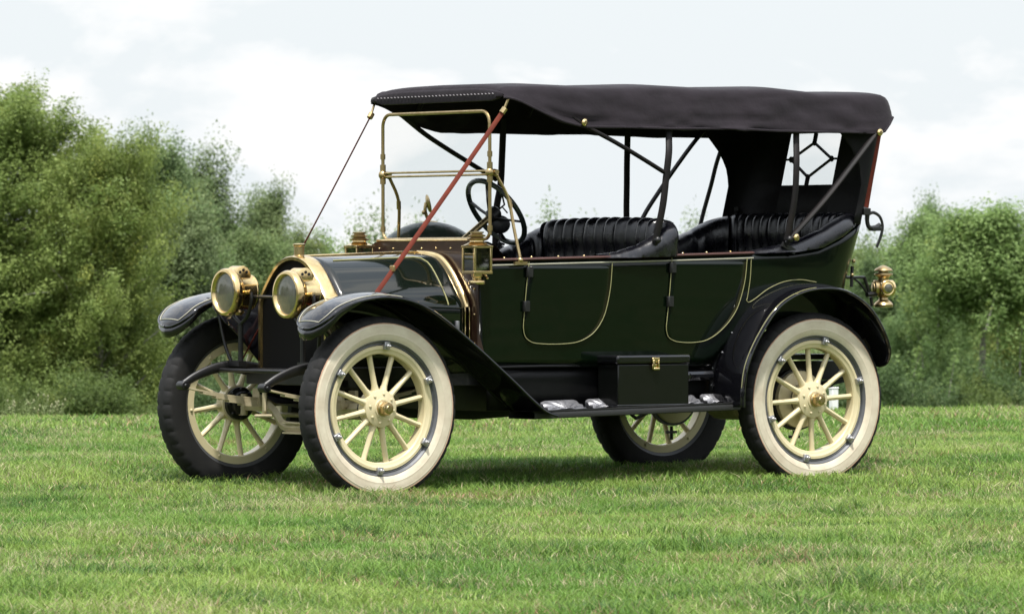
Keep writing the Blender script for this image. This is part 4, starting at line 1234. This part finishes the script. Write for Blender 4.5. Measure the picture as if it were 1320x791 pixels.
# ---- steering
n_w = Vector((0.819, 0, 0.574)); hubw = Vector((1.520, 0.31, 1.535))
st = MB()
ux = Vector((0, 1, 0)); uy = n_w.cross(ux).normalized()
pts = [hubw + ux * (0.218 * math.cos(a)) + uy * (0.218 * math.sin(a)) for a in np.linspace(0, 2 * math.pi, 41)]
rows = []
for a in np.linspace(0, 2 * math.pi, 48, endpoint=False):
    e = ux * math.cos(a) + uy * math.sin(a)
    rows.append([hubw + e * (0.215 + 0.0155 * math.cos(b_)) + n_w * (0.0155 * math.sin(b_)) for b_ in np.linspace(0, 2 * math.pi, 10, endpoint=False)])
st.grid(rows, cu=True, cv=True)
steer = part(st, 'steering_wheel', mat('dark_green_rim', (0.012, 0.02, 0.015), 0.35, coat=0.5))
sp = MB()
for a in (R(20), R(110), R(200), R(290)):
    e = ux * math.cos(a) + uy * math.sin(a)
    sp.tube([hubw - n_w * 0.05, hubw + e * 0.10 - n_w * 0.03, hubw + e * 0.21], 0.010, 8, flat=(0.7, 1.3))
sp.lathe([(0, 0.01), (0.03, 0.01), (0.04, 0), (0.04, -0.05), (0.02, -0.07)], hubw, n_w, 20)
sub(sp, 'spider', FRAMEBLK, steer)
cl = MB(); cl.tube([hubw - n_w * 0.04, hubw - n_w * 0.62], 0.019, 12); sub(cl, 'column', DBRASS, steer)
lv = MB(); lv.tube([hubw, hubw + n_w * 0.07, hubw + n_w * 0.09 + uy * 0.06], 0.006, 6); lv.ball(hubw + n_w * 0.09 + uy * 0.062, 0.011, 6); lv.tube([hubw, hubw + n_w * 0.05, hubw + n_w * 0.06 - uy * 0.05], 0.005, 6)
sub(lv, 'throttle_lever', FRAMEBLK, steer)
hb = MB(); hb.ball((1.545, 0.31, 1.462), 0.056, 12, sc=(1.1, 1, 0.95)); hb.tube([(1.545, 0.31, 1.41), (1.55, 0.31, 1.375), (1.535, 0.31, 1.36), (1.575, 0.31, 1.348)], 0.007, 8)
part(hb, 'horn_bulb', mat('horn_rubber', (0.012, 0.012, 0.014), 0.6))

# ---- seats
def seat(name, half_path, pleat_from, npl, zseat):
    path = half_path + [(x, -y, z) for x, y, z in half_path[::-1][1:]]
    Q = catmull(path, 14); Q = [np.array(q) for q in Q]
    arc = np.concatenate([[0], np.cumsum([np.linalg.norm(Q[i + 1][:2] - Q[i][:2]) for i in range(len(Q) - 1)])])
    tt = np.linspace(0, arc[-1], 300)
    Q = [np.array([np.interp(t, arc, [q[k] for q in Q]) for k in range(3)]) for t in tt]
    # section: (inward, dz from top)
    sec = [(-0.030, -0.26, 0), (-0.040, -0.12, .1), (-0.040, -0.055, .25), (-0.022, -0.014, .4), (0.012, 0.0, .55), (0.045, -0.004, .8), (0.075, -0.026, 1), (0.092, -0.07, 1), (0.096, -0.13, 1), (0.086, -0.19, 0.9), (0.090, -0.26, 0.8), (0.110, -0.34, 0.5), (0.12, -0.42, 0.2)]
    sec = [tuple(p) for p in catmull(sec, 3)]
    L = arc[-1]; m_ = MB(); rows = []
    for i, q in enumerate(Q):
        a = Q[max(0, i - 1)]; b_ = Q[min(len(Q) - 1, i + 1)]; t = (b_ - a)[:2]; t /= np.linalg.norm(t)
        inn = np.array([-t[1], t[0]])
        u = tt[i]; side = min(u, L - u)
        ph = (u - pleat_from) / (L - 2 * pleat_from) * npl
        on = 1 if pleat_from < u < L - pleat_from else 0
        pl = (abs(math.sin(math.pi * ph)) ** 0.75 - 0.65) * on
        crease = 0.0
        if not on:
            k = side / pleat_from * 3.0; crease = -0.35 * math.exp(-((k - round(k)) * 9) ** 2) if 0.5 < k < 2.9 else 0
        taper = min(1, side / 0.12) ** 0.5
        row = []
        for (n_, dz, am) in sec:
            bulge = ((0.052 * (1 + 0.25 * math.sin(round(ph - 0.5) * 7.7))) * pl + 0.03 * crease) * am
            nn = n_ * (0.55 + 0.45 * taper) + bulge
            zz = q[2] + dz * (0.35 + 0.65 * taper) + (0.020 * pl + 0.018 * crease) * (am if dz > -0.06 else 0)
            xy = q[:2] + inn * nn
            zc = zseat - 0.05 if (n_ > 0.05 or abs(xy[1]) < 0.3 and name == 'front_seat') else ZT(xy[0]) + 0.002
            row.append((xy[0], xy[1], max(zz, zc)))
        rows.append(row)
    m_.grid(rows)
    s = part(m_, name, LEATHER, angle=80)
    return s
fs = seat('front_seat', [(1.56, -0.600, 1.290), (1.68, -0.618, 1.305), (1.84, -0.632, 1.350), (1.98, -0.638, 1.415), (2.085, -0.600, 1.470), (2.10, -0.45, 1.492), (2.10, 0, 1.500)], 0.40, 15, 1.04)
rsx = seat('rear_seat', [(2.62, -0.600, 1.306), (2.80, -0.620, 1.336), (2.95, -0.628, 1.364), (3.12, -0.632, 1.425), (3.29, -0.618, 1.495), (3.42, -0.55, 1.522), (3.485, -0.43, 1.528), (3.49, 0, 1.528)], 0.80, 15, 1.04)
for s_, x0, x1 in ((fs, 1.45, 2.02), (rsx, 2.75, 3.42)):
    c = MB(); c.box(((x0 + x1) / 2, 0, 1.03), (x1 - x0, 1.10, 0.12)); sub(c, 'cushion', LEATHER, s_, bevel=0.03)
bp_ = MB()
bp_.grid([[(2.118 - 0.02 * (1.46 - z) , y_, z) for z in (0.75, 1.0, 1.25, 1.40, 1.47)] for y_ in np.linspace(-0.575, 0.575, 9)])
sub(bp_, 'back_panel', BLACK, fs, solid=0.012, bevel=0.003)
for (xs, y0) in (((1.99, 2.12), -0.60), ((1.99, 2.12), 0.60)):
    q = MB(); q.box((2.06, y0, 1.335), (0.09, 0.022, 0.14)); sub(q, 'side_panel', LEATHER, fs, bevel=0.006)

# ---- canopy
cX = [0.888, 0.893, 0.905, 0.93, 1.0, 1.16, 1.32, 1.5, 1.7, 1.94, 2.15, 2.35, 2.6, 2.80, 3.0, 3.2, 3.37, 3.52, 3.60, 3.655, 3.69, 3.708, 3.712]
zt_ = lambda x: ip(x, [0.888, 0.893, 0.905, 0.93, 1.16, 1.5, 1.94, 2.35, 2.80, 3.15, 3.40, 3.56, 3.62, 3.67, 3.70, 3.712], [2.172, 2.196, 2.212, 2.222, 2.232, 2.224, 2.240, 2.229, 2.241, 2.216, 2.221, 2.222, 2.216, 2.196, 2.165, 2.125])
zb_ = lambda x: ip(x, [0.888, 0.93, 1.0, 1.13, 1.26, 1.397, 1.67, 2.05, 2.45, 2.77, 3.3, 3.53, 3.57, 3.60, 3.65, 3.69, 3.712], [2.150, 2.145, 2.125, 2.070, 2.022, 1.992, 1.994, 1.990, 1.995, 1.986, 1.985, 1.982, 1.995, 2.025, 2.07, 2.10, 2.115])
wv_ = lambda x: ip(x, [0.888, 1.4, 3.5, 3.60, 3.66, 3.70, 3.712], [0.655, 0.70, 0.695, 0.68, 0.645, 0.57, 0.50])
cp_ = MB(); rows = []
for x in np.concatenate([cX[:4], np.linspace(0.95, 3.50, 120), [3.55, 3.60, 3.64, 3.665, 3.685, 3.70, 3.708, 3.712]]):
    zt, zb, wv = zt_(x), zb_(x), wv_(x); wt = wv - 0.055
    H = zt - zb
    half = [tuple(p) for p in catmull([(wv, zb), (wv - 0.002, zb + 0.12 * H), (wv - 0.012, zb + 0.35 * H), (wv - 0.026, zb + 0.60 * H), (wv - 0.040, zb + 0.80 * H), (wv - 0.060, zb + 0.93 * H), (wv - 0.10, zt - 0.004), (wv - 0.16, zt + 0.003), (wv * 0.5, zt + 0.012), (0, zt + 0.016)], 3)]
    row = []
    mid = min(1, max(0.25, (x - 1.0) / 0.4)) * min(1, max(0.3, (3.6 - x) / 0.2))
    for sgn, seq in ((-1, half), (1, half[::-1][1:])):
        for y_, z_ in seq:
            q = max(0.0, min(1.0, (z_ - zb) / H))
            w1 = float(noise2(np.array([x * 1.6 + 5 * sgn]), np.array([q * 1.1 + 0.3 * x]), 0.25, 31)[0]) - 0.5
            w2 = float(noise2(np.array([x + 9 * sgn]), np.array([q * 0.9]), 0.10, 32)[0]) - 0.5
            fold = math.exp(-((q - 0.22 - 0.05 * math.sin(x * 3.1)) / 0.07) ** 2) * (0.5 + 0.5 * math.sin(x * 5.3 + 1))
            wob = mid * (1 - q) ** 0.6 * (0.022 * w1 + 0.015 * w2 - 0.015 * fold) if q < 0.97 else 0.0
            dz = mid * 0.006 * math.sin(x * 14 + 0.5 + math.sin(x * 5)) if q < 0.03 else 0
            row.append((x, sgn * (y_ + wob), z_ + dz))
    rows.append(row)
cp_.grid(rows)
top = part(cp_, 'canopy', CANVAS, solid=0.010, angle=60, solid_off=-1)
fv = MB()
ys = np.linspace(-0.640, 0.640, 24)
fv.grid([[(0.886, y_, 2.212 - 0.030 * (abs(y_) / 0.64) ** 5), (0.880, y_, 2.198 - 0.026 * (abs(y_) / 0.64) ** 5), (0.879, y_, 2.168 - 0.012 * (abs(y_) / 0.64) ** 5), (0.884, y_, 2.140 + 0.030 * max(0, (abs(y_) - 0.56) / 0.08)), (0.90, y_, 2.137 + 0.030 * max(0, (abs(y_) - 0.56) / 0.08))] for y_ in ys])
sub(fv, 'front_valance', CANVAS, top, solid=0.005)
sti = MB()
for y_ in np.arange(-0.56, 0.57, 0.034):
    sti.box((0.8765, y_, 2.176), (0.004, 0.014, 0.0045), rot=Matrix.Rotation(0.35, 3, 'X'))
sub(sti, 'stitching', STITCH, top)
hem = MB()
for s in (-1, 1):
    hem.tube([(x, s * (wv_(x) + 0.002), zb_(x) + 0.004) for x in np.linspace(0.90, 3.66, 60)], 0.007, 6)
sub(hem, 'hem', CANVAS, top)
# rear curtain
XR = lambda z: 3.505 + 0.25 * (z - 1.55)
XF = lambda z: ip(z, [1.48, 1.70, 1.80, 1.88, 1.94, 1.98, 2.05], [3.455, 3.447, 3.425, 3.385, 3.335, 3.285, 3.25])
cu = MB()
zs = [1.46, 1.53, 1.61, 1.695, 1.75, 1.80, 1.85, 1.90, 1.95, 2.0, 2.06, 2.12]
for s in (-1, 1):
    rows = []
    for z in zs:
        xr = XR(z); xf = min(XF(z), xr - 0.10); row = []
        for t in np.linspace(0, 1, 6): row.append((xf + (xr - 0.09 - xf) * t, s * 0.625, z))
        for a in np.linspace(0, math.pi / 2, 7)[1:]: row.append((xr - 0.09 + 0.09 * math.sin(a), s * (0.535 + 0.09 * math.cos(a)), z))
        row.append((xr, s * 0.24, z)); rows.append(row)
    cu.grid(rows)
for za, zb2 in ((1.46, 1.695), (2.0, 2.12)):
    cu.grid([[(XR(z), y_, z) for y_ in (-0.24, -0.1, 0.1, 0.24)] for z in (za, zb2)])
CURT = mat('curtain_leather', (0.005, 0.0045, 0.0055), 0.75, spec=0.25, bump=(12, 0.3, 0.02))
cur = part(cu, 'rear_curtain', CURT, solid=0.006, angle=60)
wd = MB(); wd.grid([[(XR(z) + 0.004, y_, z) for y_ in (-0.24, 0.24)] for z in (1.69, 2.0)]); sub(wd, 'window_pane', glass('mica_window', (0.9, 0.91, 0.9), 0.05), cur)
lt = MB()
def wp(y_, z): return (XR(z) - 0.006, y_, z)
T, Lp, B, Rp = (0, 1.945), (0.19, 1.848), (0, 1.742), (-0.19, 1.848)
for a, b_ in ((T, Lp), (Lp, B), (B, Rp), (Rp, T), (T, (0, 2.0)), (B, (0, 1.69)), (Lp, (0.245, 1.848)), (Rp, (-0.245, 1.848))):
    lt.tube([wp(*a), wp(*b_)], 0.013, 8, flat=(1, 0.5) if abs(a[0] - b_[0]) > 0.01 else (1, 1), up=(1, 0, 0))
for a in (T, Lp, B, Rp): lt.ball(wp(*a), 0.019, 6, sc=(0.5, 1, 1))
sub(lt, 'window_lattice', CANVAS, cur)
# canopy ironwork, each bow a part
BOW = mat('bow_black', (0.005, 0.0045, 0.005), 0.6, spec=0.25, vary=(9, (0.018, 0.012, 0.011), 0.6))
NY, FY = -0.70, 0.70
def bow(pts, r=0.0165):
    b = MB(); b.tube(pts, r, 10, smooth=5, flat=(0.75, 1.15)); return part(b, 'canopy_bow', BOW)
bow([(2.030, -0.655, 2.08), (2.018, -0.662, 1.96), (1.985, NY - 0.005, 1.86), (1.965, NY - 0.005, 1.72), (1.945, NY, 1.56), (1.915, NY + 0.03, 1.36)], 0.019)
bow([(1.32, -0.655, 2.07), (1.415, -0.68, 2.005), (1.60, NY - 0.012, 1.915), (1.78, NY - 0.014, 1.83), (1.945, NY - 0.006, 1.752)], 0.017)
bow([(2.940, -0.655, 2.08), (2.932, -0.662, 1.95), (2.900, NY - 0.004, 1.80), (2.885, NY - 0.004, 1.60), (2.855, NY + 0.03, 1.37)], 0.018)
bow([(3.55, -0.66, 2.03), (3.485, -0.69, 1.975), (3.30, NY - 0.01, 1.80), (3.10, NY - 0.01, 1.60), (2.875, NY + 0.03, 1.375)], 0.017)
bow([(1.82, 0.655, 2.08), (1.840, FY, 1.85), (1.83, FY, 1.70), (1.80, FY, 1.55), (1.77, FY - 0.03, 1.34)], 0.019)
bow([(1.10, 0.655, 2.09), (1.285, 0.69, 1.985), (1.45, FY, 1.90), (1.60, FY, 1.825), (1.80, FY, 1.725)], 0.017)
bow([(2.72, 0.655, 2.08), (2.746, FY, 1.85), (2.744, FY, 1.70), (2.742, FY, 1.50), (2.74, FY - 0.03, 1.32)], 0.018)
bow([(3.36, 0.655, 2.09), (3.245, 0.69, 1.965), (3.10, FY, 1.80), (2.98, FY, 1.66), (2.87, FY, 1.52), (2.76, FY - 0.03, 1.36)], 0.017)
bow([(3.47, 0.64, 2.06), (3.415, 0.69, 1.86), (3.37, FY, 1.70), (3.31, FY, 1.53), (3.22, FY - 0.05, 1.36)], 0.017)
for (x, z) in ((1.98, 2.14), (2.90, 2.15), (3.60, 2.13), (1.2, 2.15)):
    b = MB(); b.tube([(x, -0.635, z - 0.05), (x, -0.56, z + 0.02), (x, -0.3, z + 0.04), (x, 0, z + 0.046), (x, 0.3, z + 0.04), (x, 0.56, z + 0.02), (x, 0.635, z - 0.05)], 0.014, 8, smooth=4)
    part(b, 'canopy_crossbow', BOW)
for s, dx in ((-1, 0.0), (1, 0.0)):
    for x, z in ((1.915, 1.37), (2.86, 1.375)):
        if s > 0: x -= 0.12
        j = MB(); j.ball((x, s * 0.69, z), 0.021, 8); j.tube([(x, s * 0.63, z - 0.06), (x, s * 0.69, z)], 0.015, 8); j.box((x + 0.02, s * 0.655, z - 0.05), (0.10, 0.02, 0.03), rot=Matrix.Rotation(0.5, 3, 'Y'))
        part(j, 'bow_bracket', FRAMEBLK)
for x, z in ((2.885, 1.385), (3.50, 1.99), (1.385, 2.02)):
    j = MB(); j.lathe([(0, 0.012), (0.010, 0.012), (0.020, 0.004), (0.020, -0.008), (0, -0.010)], (x, -0.722, z), (0, -1, 0), 16); part(j, 'brass_knob', BRASS)
# leather edge strap down the rear corner and its hook
b = MB(); b.tube([(3.605, -0.585, 2.00), (3.570, -0.590, 1.86), (3.535, -0.592, 1.72), (3.500, -0.592, 1.56)], 0.020, 8, smooth=4, flat=(1.1, 0.35), up=(1, 0, 0))
part(b, 'rear_strap', STRAP)
for s in (-1, 1):
    b = MB()
    b.tube([(3.46, s * 0.57, 1.56), (3.50, s * 0.60, 1.54), (3.505, s * 0.60, 1.48), (3.52, s * 0.60, 1.445), (3.565, s * 0.60, 1.44), (3.60, s * 0.60, 1.46)], [0.016, 0.016, 0.013, 0.014, 0.018, 0.014], 8, smooth=4)
    b.box((3.565, s * 0.60, 1.435), (0.07, 0.04, 0.022)); b.box((3.49, s * 0.60, 1.535), (0.05, 0.045, 0.04))
    b.tube([(3.505, s * 0.60, 1.515), (3.55, s * 0.60, 1.53), (3.60, s * 0.60, 1.505), (3.62, s * 0.60, 1.45), (3.605, s * 0.60, 1.39), (3.575, s * 0.60, 1.33)], 0.008, 8, smooth=5, flat=(1.3, 0.7))
    part(b, 'canopy_rest', FRAMEBLK, bevel=0.004)

# ---- front straps
for s in (-1, 1):
    a = Vector((0.918, s * 0.655, 2.125)); e = Vector((-0.15, s * 0.42, 0.69))
    pts = [a + (e - a) * t + Vector((0, 0, -0.012 * math.sin(math.pi * t))) for t in np.linspace(0.02, 1, 14)]
    b = MB(); b.tube(pts, 0.013, 8, flat=(0.22, 1.0), up=((-1, -1.2, 0.2) if s < 0 else (1, -0.75, 0)))
    sp_ = part(b, 'tie_strap', STRAP)
    k = MB(); p = a + (e - a) * 0.635; p2 = a + (e - a) * 0.665
    dv = (e - a).normalized()
    k.box(p, (0.012, 0.042, 0.034)); sub(k, 'buckle', DBRASS, sp_, bevel=0.003)
    k = MB(); k.tube([a + Vector((0, 0, 0.03)), a + (e - a) * 0.03], 0.007, 6); k.tube([a + (e - a) * 0.022, a + (e - a) * 0.04], 0.017, 8)
    sub(k, 'strap_hook', DBRASS, sp_)

# ---- spare wheel under a green cover on the far side, mirror above it
b = MB(); b.lathe([(0.22, 0.075), (0.24, 0.085), (0.33, 0.09), (0.43, 0.082), (0.475, 0.06), (0.495, 0.025), (0.497, 0.0), (0.495, -0.025), (0.475, -0.06), (0.43, -0.082), (0.33, -0.09), (0.24, -0.085), (0.22, -0.075), (0.22, 0.0)], (1.39, 0.79, 0.985), (0, 1, 0), 56, closed=True)
sw = part(b, 'spare_wheel', COVER)
b = MB(); b.box((1.39, 0.79, 0.468), (0.30, 0.20, 0.05)); b.tube([(1.39, 0.72, 0.99), (1.39, 0.60, 0.99)], 0.03, 8); sub(b, 'carrier', FRAMEBLK, sw)
b = MB(); b.tube([(1.39, 0.79, 1.47), (1.36, 0.79, 1.54), (1.365, 0.79, 1.59)], 0.010, 8, smooth=3); b.ball((1.39, 0.79, 1.475), 0.026, 6, sc=(2.4, 1, 0.5))
b.lathe([(0, 0.008), (0.048, 0.006), (0.055, 0), (0.048, -0.008), (0, -0.02)], (1.385, 0.79, 1.585), (0.86, -0.46, 0.22), 20); b.ball((1.352, 0.79, 1.535), 0.014, 6)
part(b, 'horn_trumpet', DBRASS)

# ---- tail lamp
b = MB(); tx, ty = 3.745, -0.455
b.lathe([(0, 1.226), (0.012, 1.224), (0.046, 1.206), (0.054, 1.196), (0.054, 1.191), (0.030, 1.190), (0.030, 1.182), (0.054, 1.178), (0.055, 1.170), (0.036, 1.158), (0.032, 1.15), (0.034, 1.13), (0.052, 1.115), (0.058, 1.09), (0.052, 1.062), (0.036, 1.046), (0.026, 1.036), (0.028, 1.025), (0.050, 1.008), (0.057, 0.996), (0.055, 0.982), (0.0, 0.978)], (tx, ty, 0), (0, 0, 1), 32)
lamp = part(b, 'tail_lamp', DBRASS, angle=35)
for d, m_ in (((-0.25, -1, 0), LENS), ((1, -0.15, 0), REDLENS), ((-1, 0.4, 0), DBRASS)):
    q = MB(); q.lathe([(0.046, 0.035), (0.046, 0.056), (0.040, 0.062), (0.034, 0.060), (0.033, 0.066), (0.025, 0.070)], (tx, ty, 1.093), d, 28)
    r_ = sub(q, 'lens_ring', BRASS if m_ is not DBRASS else DBRASS, lamp, angle=35)
    q = MB(); q.lathe([(0.026, 0.068), (0.013, 0.071), (0, 0.072)], (tx, ty, 1.093), d, 24); sub(q, 'lens', m_, lamp)
q = MB()
q.tube([(3.42, ty, 1.155), (3.50, ty, 1.155), (3.60, ty, 1.155)], 0.010, 6, flat=(0.9, 1.4)); q.tube([(3.60, ty, 1.155), (3.625, ty, 1.10), (3.64, ty, 1.05)], 0.010, 8); q.tube([(3.52, ty, 1.15), (3.57, ty, 1.12), (3.615, ty, 1.07)], 0.007, 6, smooth=3)
q.tube([(3.62, ty, 1.055), (3.69, ty, 1.06)], 0.016, 8); q.tube([(3.65, ty, 1.04), (3.66, ty, 0.99)], 0.010, 8)
sub(q, 'bracket', FRAMEBLK, lamp)
q = MB(); q.tube([(3.475, -0.50, 1.22), (3.468, -0.50, 1.10)], 0.010, 8); q.ball((3.465, -0.525, 1.25), 0.012, 6, m=1); q.ball((3.455, -0.525, 1.17), 0.010, 6, m=1)
sub(q, 'body_fitting', [FRAMEBLK, DBRASS], body)

# ---- tool box on the running board
b = MB(); b.box((1.815, -0.69, 0.560), (0.495, 0.19, 0.235))
tb = part(b, 'tool_box', mat('box_black', (0.0026, 0.0032, 0.0026), 0.4, spec=0.1, coat=0.55, vary=(18, (0.004, 0.004, 0.004), 0.6)), bevel=0.006)
b = MB(); b.box((1.815, -0.69, 0.705), (0.515, 0.206, 0.048)); sub(b, 'lid', BLACK, tb, bevel=0.012)
b = MB(); b.box((1.815, -0.69, 0.4485), (0.505, 0.198, 0.012)); sub(b, 'base_moulding', BLACK, tb, bevel=0.004)
b = MB(); b.box((1.82, -0.798, 0.700), (0.050, 0.012, 0.030)); b.box((1.82, -0.792, 0.664), (0.044, 0.014, 0.030)); b.box((1.803, -0.804, 0.675), (0.010, 0.008, 0.055)); b.box((1.837, -0.804, 0.675), (0.010, 0.008, 0.055)); b.tube([(1.80, -0.805, 0.652), (1.84, -0.805, 0.652)], 0.008, 8)
sub(b, 'latch', BRASS, tb, bevel=0.003)
